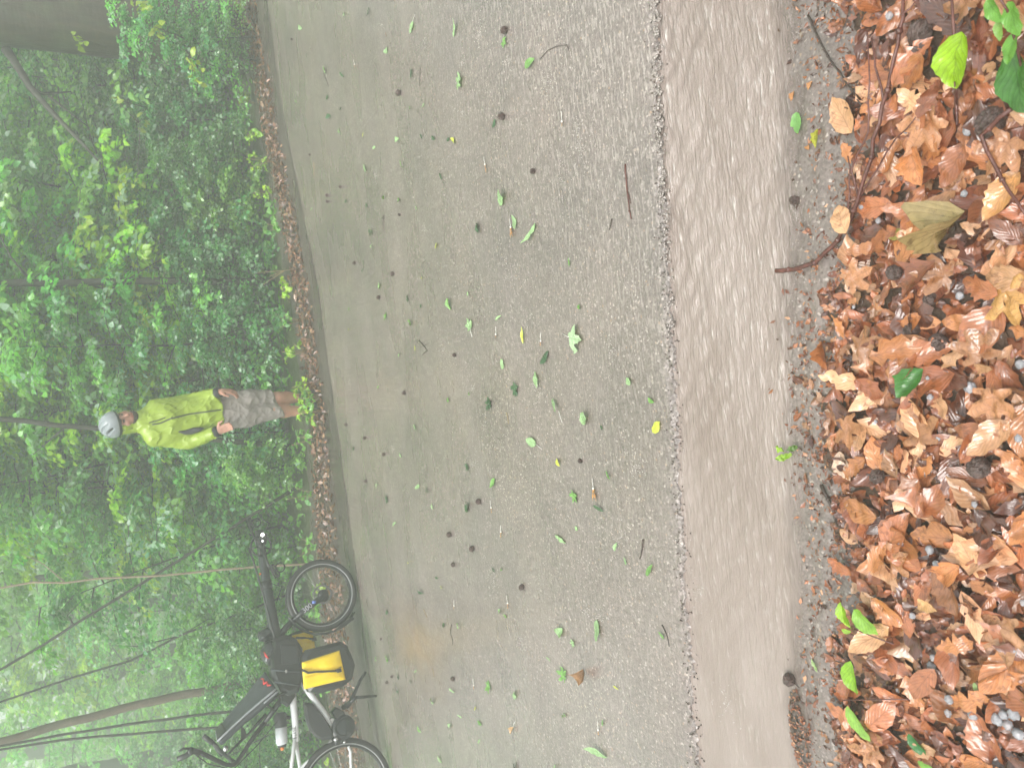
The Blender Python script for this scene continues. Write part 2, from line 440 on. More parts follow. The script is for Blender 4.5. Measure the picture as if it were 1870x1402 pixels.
# ------------------------------------------------------------------ setting: ground, road, stream, banks
def xs_dense(lo, hi, fine_lo, fine_hi, step, n_out=18):
    a = np.linspace(0, 1, n_out + 1)[1:]
    mid = np.arange(fine_lo, fine_hi + step / 2, step)
    return np.concatenate([(fine_lo - (fine_lo - lo) * a ** 2)[::-1], mid, fine_hi + (hi - fine_hi) * a ** 2])

def strip(name, X, Y0, Y1, nv, zfn, mat, tpow=1.0):
    t = np.linspace(0, 1, nv) ** tpow
    XX = np.repeat(X[:, None], nv, 1); YY = Y0[:, None] * (1 - t) + Y1[:, None] * t
    ZZ = zfn(XX, YY, np.repeat(t[None], len(X), 0))
    V = np.stack([XX, YY, ZZ], -1).reshape(-1, 3)
    i, j = np.meshgrid(np.arange(len(X) - 1), np.arange(nv - 1), indexing='ij')
    a = (i * nv + j).ravel()
    F = np.stack([a, a + nv, a + nv + 1, a + 1], 1)
    o = link(name, new_mesh(name, V, F, None, np.repeat(np.repeat(t[None], len(X), 0).reshape(-1, 1), 3, 1)), mat); o['kind'] = 'structure'; return o

def smooth(t): t = np.clip(t, 0, 1); return t * t * (3 - 2 * t)

gm = MB()
gm.add([(-58, -14, -0.09), (58, -14, -0.09), (58, 58, -0.09), (-58, 58, -0.09)], [(0, 1, 2, 3)])
g = gm.build('ground', M['soil'], loc=(0, 0, 0), smooth=False); g['kind'] = 'structure'

# road: a broken lip above the gutter, then a gently dished sheet
X = xs_dense(-56, 56, -1.9, 1.9, 0.008, 30)
def jag(X, s=1.0): 
    p = np.stack([X, X * 0], -1)
    return s * (0.008 * wnoise(p, 0.12, 3) + 0.006 * wnoise(p, 0.035, 4) + 0.003 * wnoise(p, 0.012, 5))
def crack_edge(X): return crackY(X) + jag(X)
def road_z(XX, YY, t):
    d = (YY - crack_edge(XX))
    lip = np.where(d < 0.0005, -0.05, 0.0)
    p = np.stack([XX, YY], -1)
    rough = 0.0022 * wnoise(p, 0.03, 8) + 0.0015 * wnoise(p, 0.013, 9)
    edge = np.exp(-np.clip(d, 0, 9) / 0.05)
    return lip + rough * (0.25 + 1.6 * edge) - 0.008 * np.exp(-np.clip(d, 0, 9) / 0.02)
nv = 46
t = np.concatenate([[0, 1e-6], np.linspace(0, 1, nv) [1:] ** 2.6])
def road_strip():
    Y0, Y1 = crack_edge(X), roadY(X) + 0.2
    XX = np.repeat(X[:, None], len(t), 1); YY = Y0[:, None] * (1 - t) + Y1[:, None] * t
    YY[:, 1] += 0.0008
    ZZ = road_z(XX, YY, t)
    V = np.stack([XX, YY, ZZ], -1).reshape(-1, 3); n = len(t)
    i, j = np.meshgrid(np.arange(len(X) - 1), np.arange(n - 1), indexing='ij'); a = (i * n + j).ravel()
    o = link('road', new_mesh('road', V, np.stack([a, a + n, a + n + 1, a + 1], 1)), M['asphalt']); o['kind'] = 'structure'
road_strip()

def water_z(XX, YY, t):
    p = np.stack([XX * 0.3, YY], -1); p2 = np.stack([XX * 0.5, YY], -1)
    amp = np.clip(0.55 + 0.35 * XX, 0.12, 1.0)
    near_lip = np.exp(-t / 0.25)
    z = -0.014 + amp * (0.0035 * wnoise(p, 0.10, 31) + 0.0022 * wnoise(p2, 0.035, 32)) * (0.6 + 0.9 * near_lip)
    return z - 0.001 * smooth((t - 0.85) / 0.15)
Xw = xs_dense(-56, 56, -1.7, 1.7, 0.006, 24)
strip('stream', Xw, crackY(Xw) + 0.03, wetY(Xw) - 0.07 + 0.006 * wnoise(np.stack([Xw, Xw * 0], -1), 0.25, 41) + 0.003 * wnoise(np.stack([Xw, Xw * 0], -1), 0.06, 42), 60, water_z, M['water'])
def gut_z(XX, YY, t):
    p = np.stack([XX, YY], -1)
    return -0.0245 + 0.0175 * np.clip(t / 0.55, 0, 1) + 0.0012 * wnoise(p, 0.02, 44) + 0.0022 * wnoise(p * [0.5, 1], 0.09, 45)
strip('gutter_edge', xs_dense(-56, 56, -1.7, 1.7, 0.012, 24), wetY(xs_dense(-56, 56, -1.7, 1.7, 0.012, 24)) + 0.05, leafY(xs_dense(-56, 56, -1.7, 1.7, 0.012, 24)) - 0.12, 40, gut_z, M['edge'])
def bank_h(X, Y):
    X = np.asarray(X, float); Y = np.asarray(Y, float)
    d = leafY(X) - Y
    p = np.stack([X, Y], -1)
    return -0.014 + 0.045 * smooth((d + 0.03) / 0.4) + (0.010 * wnoise(p, 0.35, 51) + 0.005 * wnoise(p, 0.12, 52)) * smooth((d + 0.02) / 0.12)
Xb = xs_dense(-56, 56, -1.7, 1.7, 0.02, 20)
strip('bank', Xb, leafY(Xb) + 0.02 + 0.012 * wnoise(np.stack([Xb, Xb * 0], -1), 0.09, 53), leafY(Xb) - 13, 70, lambda a, b, c: bank_h(a, b) + 0.002, M['soil'], 2.0)
# far side: dirty wet edge of the road, then the forest floor
Xv = xs_dense(-56, 56, -5, 7, 0.06, 20)
def verge_z(XX, YY, t): return 0.004 + 0.03 * smooth(t) + 0.004 * wnoise(np.stack([XX, YY], -1), 0.2, 61) * smooth(t * 6)
strip('verge', Xv, roadY(Xv) + 0.015 * wnoise(np.stack([Xv, Xv * 0], -1), 0.5, 62), litterY(Xv) + 0.3, 24, verge_z, M['verge'])
def floor_h(X, Y):
    d = np.asarray(Y) - litterY(X); p = np.stack(np.broadcast_arrays(np.asarray(X, float), np.asarray(Y, float)), -1)
    return 0.012 + 0.05 * smooth(d / 0.6) + 0.07 * wnoise(p, 3.0, 63) * smooth(d / 2.0)
strip('forest_floor', xs_dense(-56, 56, -6, 8, 0.15, 20), litterY(xs_dense(-56, 56, -6, 8, 0.15, 20)), litterY(xs_dense(-56, 56, -6, 8, 0.15, 20)) + 46, 80, lambda a, b, c: floor_h(a, b), M['forest_soil'], 2.0)

# ------------------------------------------------------------------ leaf shapes
def leaf_oval(L, W, nl=10, nw=5, curl=0.0, fold=0.0, bend=0.0, wav=0.0, seed=0, tip=1.0, serr=0.0, torn=0.0):
    """oval leaf along +x from 0 to L; returns V, F, UV"""
    t = np.linspace(0, 1, nl + 1); w = np.linspace(-1, 1, nw)
    prof = np.sin(np.pi * t ** 0.82) ** 0.75 * (1 - 0.25 * t * tip); prof[0] = 0.02; prof[-1] = 0.02
    if serr: prof = prof * (1 + serr * np.where(np.arange(nl + 1) % 2, 1, -1))
    T, Wv = np.meshgrid(t, w, indexing='ij')
    tn = 1.0
    if torn: tn = 1 + torn * wnoise(np.stack([T * 1.0, np.sign(Wv)], -1), 0.22, seed + 7, 6) - 0.6 * torn
    y = Wv * prof[:, None] * np.clip(tn, 0.15, 1.3) * W / 2
    x = T * L + (np.abs(Wv) * 0.06 * L * np.sin(np.pi * T))
    z = fold * np.abs(y) + curl * y ** 2 / max(W, 1e-6) * 4
    p = np.stack([x, y], -1)
    z = z + wav * wnoise(p, L * 0.45, seed, 5)
    if abs(bend) > 1e-4:
        a = bend * T; r = L / bend
        xx = np.sin(a) * (r - 0) ; zz = r * (1 - np.cos(a))
        x = xx - z * np.sin(a) + (x - T * L); z = zz + z * np.cos(a)
    V = np.stack([x, y, z], -1).reshape(-1, 3)
    i, j = np.meshgrid(np.arange(nl), np.arange(nw - 1), indexing='ij'); a = (i * nw + j).ravel()
    F = np.stack([a, a + nw, a + nw + 1, a + 1], 1)
    UV = np.stack([Wv, T], -1).reshape(-1, 2)
    return V, F, UV
def leaf_maple(L, na=50, nr=4, wav=0.08, cup=0.15, seed=0, lobes=5):
    a = np.linspace(-math.pi, math.pi, na, endpoint=False)
    rad = np.zeros(na)
    for th, h in ((0, 1.0), (R(52), 0.88), (R(-52), 0.88), (R(108), 0.6), (R(-108), 0.6))[:lobes]:
        d = np.abs((a - th + math.pi) % (2 * math.pi) - math.pi)
        rad = np.maximum(rad, h * np.maximum(0, 1 - (d / R(30)) ** 1.25 * 0.62))
    rad = np.maximum(rad, 0.3 * (1 - 0.75 * np.exp(-((np.abs(a) - math.pi) / 0.35) ** 2)))
    rad *= 1 + 0.05 * np.where(np.arange(na) % 2, 1, -1)
    rr = np.linspace(0, 1, nr + 1)[1:]
    V = [(0, 0, 0)]; UV = [(0, 0.3)]
    for q in rr:
        for k in range(na):
            V.append((q * rad[k] * math.cos(a[k]), q * rad[k] * math.sin(a[k]), 0)); UV.append((math.sin(a[k] * 2.5) * q, q))
    V = np.array(V) * L * 0.75; UV = np.array(UV)
    V[:, 2] = cup * (V[:, 0] ** 2 + V[:, 1] ** 2) / L + wav * L * wnoise(V[:, :2], L * 0.5, seed, 5)
    F = []
    for k in range(na): F.append((0, 1 + k, 1 + (k + 1) % na))
    for i in range(nr - 1):
        for k in range(na):
            k2 = (k + 1) % na; F.append((1 + i * na + k, 1 + (i + 1) * na + k, 1 + (i + 1) * na + k2, 1 + i * na + k2))
    return V, F, UV
def rotm(ax, ay, az): return np.array(Matrix.Rotation(az, 3, 'Z') @ Matrix.Rotation(ay, 3, 'Y') @ Matrix.Rotation(ax, 3, 'X'))

# ------------------------------------------------------------------ near leaf bank: the mass of dead leaves
BROWN = np.array([(0.42, 0.17, 0.075), (0.46, 0.215, 0.10), (0.34, 0.125, 0.055), (0.55, 0.30, 0.155), (0.26, 0.095, 0.045), (0.38, 0.16, 0.08), (0.62, 0.39, 0.22), (0.15, 0.06, 0.032), (0.48, 0.2, 0.08), (0.66, 0.42, 0.25), (0.3, 0.12, 0.06), (0.4, 0.15, 0.06), (0.17, 0.08, 0.055), (0.12, 0.055, 0.04), (0.22, 0.08, 0.045)]) * np.array([1.06, 0.92, 0.88])
def scatter_leaves(name, pts, z, sizes, mat, cols, nl, nw, tilt, label=None, flat=0.0):
    VV, FF, UU, CC = [], [], [], []; n0 = 0
    protos = []
    for k in range(24):
        r = random.Random(k * 7 + 1)
        protos.append(leaf_oval(1.0, r.uniform(0.42, 0.72), nl, nw, r.uniform(-0.4, 0.5) * (1 - flat), r.uniform(-0.1, 0.3) * (1 - flat), r.uniform(-0.7, 0.7) * (1 - flat), r.choice((0.03, 0.05, 0.07)), k, 1.0, r.choice((0.0, 0.03, 0.06)), r.choice((0.05, 0.2, 0.4))))
    n = len(pts)
    pk = RNG.integers(0, len(protos), n); az = RNG.uniform(0, 6.283, n)
    tx = RNG.normal(0, tilt, n); ty = RNG.normal(0, tilt, n)
    for i in range(n):
        V, F, UV = protos[pk[i]]
        m = rotm(tx[i], ty[i], az[i])
        P = ((V - (0.5, 0, 0)) * sizes[i]) @ m.T + (pts[i][0], pts[i][1], z[i])
        VV.append(P); FF.append(F + n0); UU.append(UV); CC.append(np.repeat(cols[i][None], len(V), 0)); n0 += len(V)
    me = new_mesh(name, np.vstack(VV), np.vstack(FF), np.vstack(UU), np.vstack(CC))
    o = link(name, me, mat); o['kind'] = 'stuff'
    if label: o['label'] = label
    return o
N = 12000
bx = RNG.uniform(-2.4, 2.6, N); bd = RNG.uniform(-0.06, 1.0, N) ** 1.0
keep = RNG.uniform(0, 1, N) < np.clip((bd + 0.075) / 0.12, 0.04, 1)
bx, bd = bx[keep], bd[keep]; by = leafY(bx) - bd; N = len(bx)
lay = RNG.uniform(0, 1, N)
bz = bank_h(bx, by) + 0.002 + lay * 0.018 * np.clip((bd + 0.06) / 0.15, 0.1, 1)
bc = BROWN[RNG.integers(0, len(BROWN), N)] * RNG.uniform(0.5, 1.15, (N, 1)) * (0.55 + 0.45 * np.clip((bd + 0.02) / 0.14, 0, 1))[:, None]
bs = np.clip(np.where(RNG.uniform(0, 1, N) < 0.35, RNG.normal(0.035, 0.012, N), RNG.normal(0.072, 0.024, N)), 0.014, 0.13) * np.clip(0.4 + bd / 0.25, 0.4, 1)
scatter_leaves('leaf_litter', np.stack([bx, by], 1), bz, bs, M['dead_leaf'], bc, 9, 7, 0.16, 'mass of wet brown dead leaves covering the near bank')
# crumbs of leaf, bark and bud scale between them and along the wet edge
N = 8500
cx_ = RNG.uniform(-2.3, 2.4, N); cd = np.where(RNG.uniform(0, 1, N) < 0.6, RNG.normal(0.0, 0.045, N), RNG.uniform(-0.05, 0.9, N))
cy_ = leafY(cx_) - cd; czz = np.maximum(bank_h(cx_, cy_), -0.016) + 0.004 + RNG.uniform(0, 0.024, N) * (cd > 0.03)
scatter_leaves('leaf_crumbs', np.stack([cx_, cy_], 1), czz, RNG.uniform(0.006, 0.022, N), M['dead_leaf'], BROWN[RNG.integers(0, 9, N)] * RNG.uniform(0.3, 0.95, (N, 1)), 2, 3, 0.4, 'wet crumbs of bark and leaf along the gutter')
# far litter strip along the wood
N = 9000
fx = RNG.uniform(-6.5, 9.0, N); ft = RNG.beta(1.6, 1.5, N)
fo = litterY(fx) - 0.05; wdt = 0.62 * (roadY(fx) - litterY(fx))
fy = fo + wdt * ft + 0.15 * (RNG.uniform(0, 1, N) - 0.5)
edge_out = litterY(fx) + np.clip(0.9 * (roadY(fx) - litterY(fx)), -1.2, -0.2)
fz = 0.012 + 0.03 * (1 - ft) + RNG.uniform(0, 0.02, N)
fc = (BROWN[RNG.integers(0, len(BROWN), N)] * 0.55 + np.array((0.10, 0.075, 0.06))) * RNG.uniform(0.5, 0.95, (N, 1))
scatter_leaves('verge_litter', np.stack([fx, fy], 1), fz, RNG.uniform(0.03, 0.08, N), M['dead_leaf'], fc, 2, 3, 0.35, 'strip of brown dead leaves along the far edge of the road')

# ------------------------------------------------------------------ the wood
def leaf_batch(P, D, Nn, L, W, col):
    """many small folded leaves: P base points, D direction, Nn normal (unit), L length, W width -> V, F(quads), C"""
    n = len(P); S = np.cross(D, Nn)
    L = np.asarray(L)[:, None]; W = np.asarray(W)[:, None]
    dr = -0.12 * L * Nn
    v = [P, P + D * L * 0.33 + S * W * 0.5 + Nn * W * 0.08, P + D * L * 0.72 + S * W * 0.36 + Nn * W * 0.05 + dr * 0.5,
         P + D * L + dr * 1.6, P + D * L * 0.72 - S * W * 0.36 + Nn * W * 0.05 + dr * 0.5, P + D * L * 0.33 - S * W * 0.5 + Nn * W * 0.08, P + D * L * 0.5 + dr * 0.2]
    V = np.stack(v, 1).reshape(-1, 3)
    b = (np.arange(n) * 7)[:, None]
    F = np.concatenate([b + np.array([[0, 6, 2, 1]])[:, [0, 3, 2, 1]], b + np.array([[6, 3, 2, 2]])[:, [0, 2, 1, 1]]], 0)
    # quads only: half leaf = (0,1,2,6) and (6,2,3,4) and (0,6,4,5)
    F = np.concatenate([b + np.array([[0, 1, 2, 6]]), b + np.array([[6, 2, 3, 4]]), b + np.array([[0, 6, 4, 5]])], 0)
    return V, F, np.repeat(col, 7, 0)

def unit(a): return a / (np.linalg.norm(a, axis=-1, keepdims=True) + 1e-9)
PAL = {'dark': np.array([(0.095, 0.28, 0.09), (0.115, 0.33, 0.095), (0.14, 0.36, 0.115), (0.11, 0.30, 0.15)]),
       'mid': np.array([(0.19, 0.46, 0.09), (0.23, 0.52, 0.10), (0.25, 0.53, 0.14), (0.19, 0.43, 0.16)]),
       'bright': np.array([(0.32, 0.55, 0.05), (0.40, 0.62, 0.055), (0.28, 0.52, 0.06), (0.45, 0.66, 0.07)]),
       'yellow': np.array([(0.30, 0.42, 0.03), (0.24, 0.38, 0.03), (0.2, 0.36, 0.04)])}
def spray_tree(seed, h, stem_r, nbr, blen, leaf, pal, z0=0.12, lean=0.12, droop=0.25, twig_n=12, per_twig=13, mixpal=None):
    """a young tree: stem and limbs (one mesh), leaves in flat layered sprays (another)"""
    r = np.random.default_rng(seed); rd = random.Random(seed)
    sm = MB(); la = r.uniform(0, 6.28); ld = np.array([math.cos(la), math.sin(la), 0]) * lean
    nst = 8; st = [np.array([0, 0, -0.05])]
    for i in range(1, nst + 1):
        f = i / nst; st.append(np.array([0, 0, h * f]) + ld * h * f ** 1.5 + np.append(r.normal(0, 0.02 * h * 0.3, 2), 0))
    sm.tube(st, [stem_r * (1 - 0.8 * i / nst) for i in range(nst + 1)], 6)
    P, D, Nn, L, C = [], [], [], [], []
    pal_a = PAL[pal]; pal_b = PAL[mixpal] if mixpal else pal_a
    ga = r.uniform(0, 6.28)
    for b in range(nbr):
        f = z0 + (1 - z0) * (b + 0.5) / nbr; k = f * nst; i0 = min(int(k), nst - 1)
        o = st[i0] + (st[i0 + 1] - st[i0]) * (k - i0)
        ga += 2.4 + r.normal(0, 0.3)
        bl = blen * (1.1 - 0.6 * f) * r.uniform(0.7, 1.2)
        d0 = np.array([math.cos(ga), math.sin(ga), r.uniform(0.1, 0.6)]); d0 /= np.linalg.norm(d0)
        pts = [o]; n = 6; d = d0.copy()
        for q in range(n):
            d = d + np.append(r.normal(0, 0.12, 2), -droop * 0.28); d /= np.linalg.norm(d); pts.append(pts[-1] + d * bl / n)
        sm.tube(pts, [stem_r * 0.42 * (1 - 0.85 * q / n) + 0.0012 for q in range(n + 1)], 4)
        pc = pal_b if (mixpal and r.uniform() < 0.35) else pal_a
        for tq in range(twig_n):
            g_ = (tq + 0.8) / twig_n * n; i1 = min(int(g_), n - 1); tp = pts[i1] + (pts[i1 + 1] - pts[i1]) * (g_ - i1)
            bd_ = unit(pts[i1 + 1] - pts[i1]); sd = np.cross(bd_, [0, 0, 1.0]); sd = unit(sd) * (1 if tq % 2 else -1)
            td = unit(bd_ * r.uniform(0.4, 0.9) + sd * r.uniform(0.5, 1.0) + np.array([0, 0, r.uniform(-0.35, 0.2)]))
            tl = bl * r.uniform(0.22, 0.45) * (1.1 - 0.5 * tq / twig_n)
            te = tp + td * tl + np.array([0, 0, r.normal(-0.2, 0.3) * tl])
            if tq % 2 == 0: sm.tube([tp, te], [stem_r * 0.12 + 0.001, 0.0012], 3)
            under = r.uniform() < 0.2  # pale twigs: sky glints of wet leaves put into the leaf colour
            for q in range(per_twig):
                s_ = (q + 0.6) / per_twig
                lp = tp + (te - tp) * s_ + r.normal(0, 0.03, 3)
                ls = unit(np.cross(td, [0, 0, 1.0])) * (1 if q % 2 else -1)
                dd = unit(td * r.uniform(0.3, 0.9) + ls * r.uniform(0.4, 1.0) + np.array([0, 0, r.uniform(-0.5, 0.05)]))
                nn = unit(np.array([r.normal(0, 0.55), r.normal(0, 0.55), 1.0])); nn = unit(nn - dd * np.dot(nn, dd))
                P.append(lp); D.append(dd); Nn.append(nn); L.append(leaf * r.uniform(0.6, 1.25)); C.append(np.array((0.36, 0.52, 0.40)) * r.uniform(0.8, 1.2) if under and r.uniform() < 0.7 else pc[r.integers(0, len(pc))] * r.uniform(0.7, 1.25))
    P, D, Nn, L, C = map(np.array, (P, D, Nn, L, C))
    V, F, CC = leaf_batch(P, D, Nn, L, L * r.uniform(0.6, 0.75, len(L)), C)
    cme = new_mesh('crown', V, F, None, CC)
    Vs = np.vstack(sm.V); tme = new_mesh('trunk', Vs, sm.F)
    return tme, cme
def tree_root(name, tm, cm, loc, label, cat, group, bark='bark', fol='foliage'):
    root = empty(name, loc, label, cat, group)
    if tm is not None:
        if not tm.materials: tm.materials.append(M[bark])
        o = bpy.data.objects.new('trunk', tm); COL.objects.link(o); o.parent = root
    if cm is not None:
        if not cm.materials: cm.materials.append(M[fol])
        o = bpy.data.objects.new('crown', cm); COL.objects.link(o); o.parent = root
    return root

KINDS = {
 'a': (spray_tree(1, 2.6, 0.016, 24, 1.05, 0.072, 'dark', mixpal='mid'), 'young tree with dark glossy wet leaves in the undergrowth'),
 'b': (spray_tree(2, 3.4, 0.020, 26, 1.25, 0.078, 'mid', mixpal='dark'), 'young tree with mid green drooping leaf sprays in the undergrowth'),
 'c': (spray_tree(3, 1.5, 0.009, 20, 0.75, 0.06, 'dark', z0=0.05), 'low dark green bush at the foot of the wood'),
 'd': (spray_tree(4, 4.6, 0.026, 26, 1.5, 0.115, 'bright', z0=0.35, mixpal='mid'), 'slender maple with large yellow green leaves deep in the wood'),
 'e': (spray_tree(5, 1.1, 0.008, 20, 0.6, 0.06, 'mid', z0=0.04), 'low mid green bush at the foot of the wood'),
 'f': (spray_tree(6, 4.2, 0.024, 28, 1.5, 0.10, 'mid', z0=0.2, mixpal='bright'), 'tall thin tree with light green leaves behind the undergrowth'),
}
ROOTS = {}
def place(kind, x, y, s=1.0, rz=None, label=None, group=None, sz=None):
    (tm, cm), lab = KINDS[kind]
    nm = {'c': 'bush', 'e': 'bush'}.get(kind, 'sapling')
    z = float(floor_h(x, y)) - 0.02
    if kind not in ROOTS:
        root = tree_root(nm, tm, cm, (x, y, z), lab, 'bush' if nm == 'bush' else 'tree', None); ROOTS[kind] = root
    else:
        root = copy_tree(ROOTS[kind])
        if 'group' in root: del root['group']
    root.location = (x, y, z)
    root['label'] = label or lab
    root['group'] = group or {'c': 'low bushes at the foot of the wood', 'e': 'low bushes at the foot of the wood'}.get(kind, 'young trees of the undergrowth')
    root.rotation_euler = (random.uniform(-0.06, 0.06), random.uniform(-0.06, 0.06), random.uniform(0, 6.28) if rz is None else rz)
    root.scale = (s, s, s if sz is None else sz)
    return root

PERSON_BASE = G(581, 742)
rr = random.Random(5)
def free(x, y, rad=0.55):
    return math.hypot(x - PERSON_BASE[0], y - PERSON_BASE[1]) > rad + 0.4 and y - float(litterY(x)) > 0.25
cnt = 0
# rows going back: bushes at the verge, dark saplings, then light ones
spots = []
def row(kinds, x0, x1, step, d0, d1, s0, s1):
    x = x0
    while x < x1:
        xx = x + rr.uniform(-0.3, 0.3) * step; yy = float(litterY(xx)) + rr.uniform(d0, d1)
        k = rr.choice(kinds); s = rr.uniform(s0, s1)
        if xx < -1.0 and k in 'bdf' and yy < 15 and rr.random() < 0.7: k = rr.choice('ce')
        if free(xx, yy, 0.75 * s): spots.append((k, xx, yy, s))
        x += step
row('ce', -4.2, 6.5, 0.7, 0.45, 1.0, 0.6, 0.95)
row('aacb', -1.3, 6.8, 0.65, 1.0, 1.8, 0.75, 1.05)
row('ab', -0.8, 8.0, 0.7, 1.9, 3.4, 0.9, 1.2)
row('ca', -0.8, 8.0, 0.8, 2.2, 4.0, 0.9, 1.2)
row('ce', -6.0, 0.0, 0.6, 1.0, 3.0, 0.8, 1.2)
row('bf', -1.0, 9.0, 1.2, 3.5, 5.5, 0.9, 1.2)
row('dfd', 0.0, 10.0, 1.3, 4.5, 7.5, 0.85, 1.2)
row('bee', -6.5, -1.0, 0.9, 3.0, 6.0, 0.8, 1.1)
row('fd', -9.0, 12.0, 2.0, 7.5, 11.0, 1.0, 1.4)
row('ceb', -8.0, 10.0, 1.5, 6.0, 10.0, 1.0, 1.5)
row('fb', -13.0, 15.0, 2.2, 11.0, 16.0, 1.2, 1.7)
for k, x, y, s in spots: place(k, x, y, s)
for i, (x, y, Y) in enumerate(((60, 450, 9.6), (150, 555, 9.9), (225, 600, 9.3), (90, 650, 10.4), (20, 370, 9.2), (215, 655, 9.7), (40, 560, 10.8), (160, 860, 9.6), (110, 690, 10.2), (30, 930, 10.5), (120, 950, 11.5), (30, 470, 8.9), (70, 520, 9.0), (120, 600, 8.8), (180, 500, 9.1), (30, 620, 9.0), (130, 420, 9.4), (60, 740, 9.3), (240, 560, 8.7), (60, 860, 9.0), (150, 700, 9.0))):
    p = atY(x, y, Y)
    place('d', p[0], Y, (p[2] + 0.35) / 3.6, label='maple with bright yellow green leaves lit from above in the upper wood', group='bright maples in the upper wood')

# tall trees: a trunk with a few limbs; its own crown high above the frame shades the wood
def crown_mesh(seed, c, rad, n, leaf, pal, stems=None):
    r = np.random.default_rng(seed)
    k = 40; cc = unit(r.normal(size=(k, 3))) * r.uniform(0.35, 1.0, (k, 1)) * np.array(rad) + np.array(c)
    P = cc[r.integers(0, k, n)] + r.normal(size=(n, 3)) * np.array(rad) * np.array([0.2, 0.2, 0.1])
    D = unit(r.normal(size=(n, 3)) * [1, 1, 0.5] + [0, 0, -0.3]); Nn = unit(r.normal(size=(n, 3)) * 0.45 + [0, 0, 1.0]); Nn = unit(Nn - D * (Nn * D).sum(1, keepdims=True))
    L = leaf * r.uniform(0.6, 1.3, n)
    V, F, CC = leaf_batch(P, D, Nn, L, L * 0.7, PAL[pal][r.integers(0, len(PAL[pal]), n)] * r.uniform(0.8, 1.2, (n, 1)))
    return V, F, CC, cc
def px_tree(name, pix, Y, rad, label, bark, crown_n=500, top=9.0, cr=(2.2, 2.2, 1.6), limbs=(), cat='tree', group=None, seed=0, pal='mid', base=None):
    """trunk through the photo's line of points at depth Y, carried down to the ground and up to its crown"""
    pts = [atY(x, y, Y) for x, y in pix]; pts.sort(key=lambda p: p[2]); pts = [p for p in pts if p[2] > 0.45]
    b = pts[0]; d = pts[-1] - pts[0]; slope = d / max(0.3, d[2])
    root_p = b - slope * (b[2] + 0.0); root_p[2] = float(floor_h(root_p[0], root_p[1])) - 0.02
    if base is not None: root_p = np.asarray(base, float)
    allp = ([root_p] if b[2] > root_p[2] + 0.3 else []) + pts
    tp = allp[-1]
    if top > tp[2]: allp.append(tp + slope * 0.6 * (top - tp[2]) + np.array([0, 0, (top - tp[2]) * 0.0]) + np.array([0, 0, (top - tp[2]) * 0.4]))
    h = max(0.5, allp[-1][2] - allp[0][2])
    q = []
    for i in range(len(allp) - 1):
        n = 4
        for k in range(n): q.append(allp[i] + (allp[i + 1] - allp[i]) * k / n)
    q.append(allp[-1]); q = [p + np.append(0.25 * rad * wnoise(p[None] , 0.8, seed)[0] * np.ones(2), 0) for p in q]
    rads = [rad * (1.0 - 0.45 * (p[2] - allp[0][2]) / h) * (1 + 0.35 * math.exp(-(p[2] - allp[0][2]) / (3 * rad))) for p in q]
    root = empty(name, (allp[0][0], allp[0][1], max(0, allp[0][2])), label, cat, group)
    mb = MB(); mb.tube(q, rads, 12 if rad > 0.06 else 7)
    for lim in limbs:
        lp = [atY(x, y, Y + dy) for x, y, dy in lim[0]]; mb.tube(lp, [lim[1] * (1 - 0.7 * i / (len(lp) - 1)) for i in range(len(lp))], 6)
    if crown_n:
        c = allp[-1] + np.array([0, 0, 0.3]); V, F, CC, cc = crown_mesh(seed + 50, c, cr, crown_n, 0.13, pal)
        for e in cc[:14]: mb.tube([q[-2], (q[-2] + e) / 2 + [0, 0, 0.2], e], [rads[-1] * 0.6, rads[-1] * 0.35, 0.006], 5)
    mb.build('trunk', M[bark], root)
    if crown_n:
        me = new_mesh('crown', V - world_loc(root), F, None, CC); link('crown', me, M['foliage'], root)
    return root

# the big beech at the right edge, with flared foot
bb = G(447, 22); bb[1] += 0.45; bb[2] = 0
beech = empty('beech_tree', bb, 'thick smooth grey brown beech trunk standing at the top edge of the photo', 'tree')
mbb = MB(); seg = 40; V = []; F = []
hs_ = [-0.1, 0.0, 0.08, 0.2, 0.35, 0.55, 0.8, 1.1, 1.6, 2.2, 3.0, 4.0, 6.0, 9.0]
for i, z in enumerate(hs_):
    for k in range(seg):
        a = 2 * math.pi * k / seg
        rad_ = 0.43 - 0.012 * z + 0.30 * math.exp(-max(z, 0) / 0.28) * (0.55 + 0.45 * math.cos(5 * a + 0.6)) + 0.012 * math.sin(3 * a + z * 1.3)
        V.append((bb[0] + rad_ * math.cos(a), bb[1] + rad_ * math.sin(a), z))
for i in range(len(hs_) - 1):
    for k in range(seg):
        k2 = (k + 1) % seg; F.append((i * seg + k, i * seg + k2, (i + 1) * seg + k2, (i + 1) * seg + k))
mbb.add(V, F)
mbb.build('trunk', M['beech_bark'], beech)
lb = MB(); Yb = bb[1]
lp = [atY(x, y, Yb + d) for x, y, d in ((12, 92, 0.0), (26, 112, -0.1), (55, 160, -0.2), (95, 205, -0.3), (150, 262, -0.4), (185, 300, -0.45))]
lb.tube(lp, [0.05, 0.04, 0.034, 0.026, 0.018, 0.008], 8)
lb.tube([lp[2], atY(78, 172, Yb - .1), atY(130, 168, Yb)], [0.022, 0.018, 0.008], 6)
lb.tube([atY(88, 175, Yb - .1), atY(120, 200, Yb), atY(165, 235, Yb)], [0.013, 0.01, 0.005], 6)
lb.build('limb', M['bark'], beech)
V, F, CC, cc = crown_mesh(77, bb + np.array([0.3, 0.8, 9.0]), (3.0, 3.0, 1.6), 800, 0.12, 'mid')
kb = MB()
for e in cc[:18]: kb.tube([(bb[0], bb[1], 6.5), ((bb[0] + e[0]) / 2, (bb[1] + e[1]) / 2, 7.8), e], [0.12, 0.07, 0.01], 6)
kb.build('branches', M['beech_bark'], beech)
link('crown', new_mesh('crown', V - bb, F, None, CC), M['foliage'], beech)

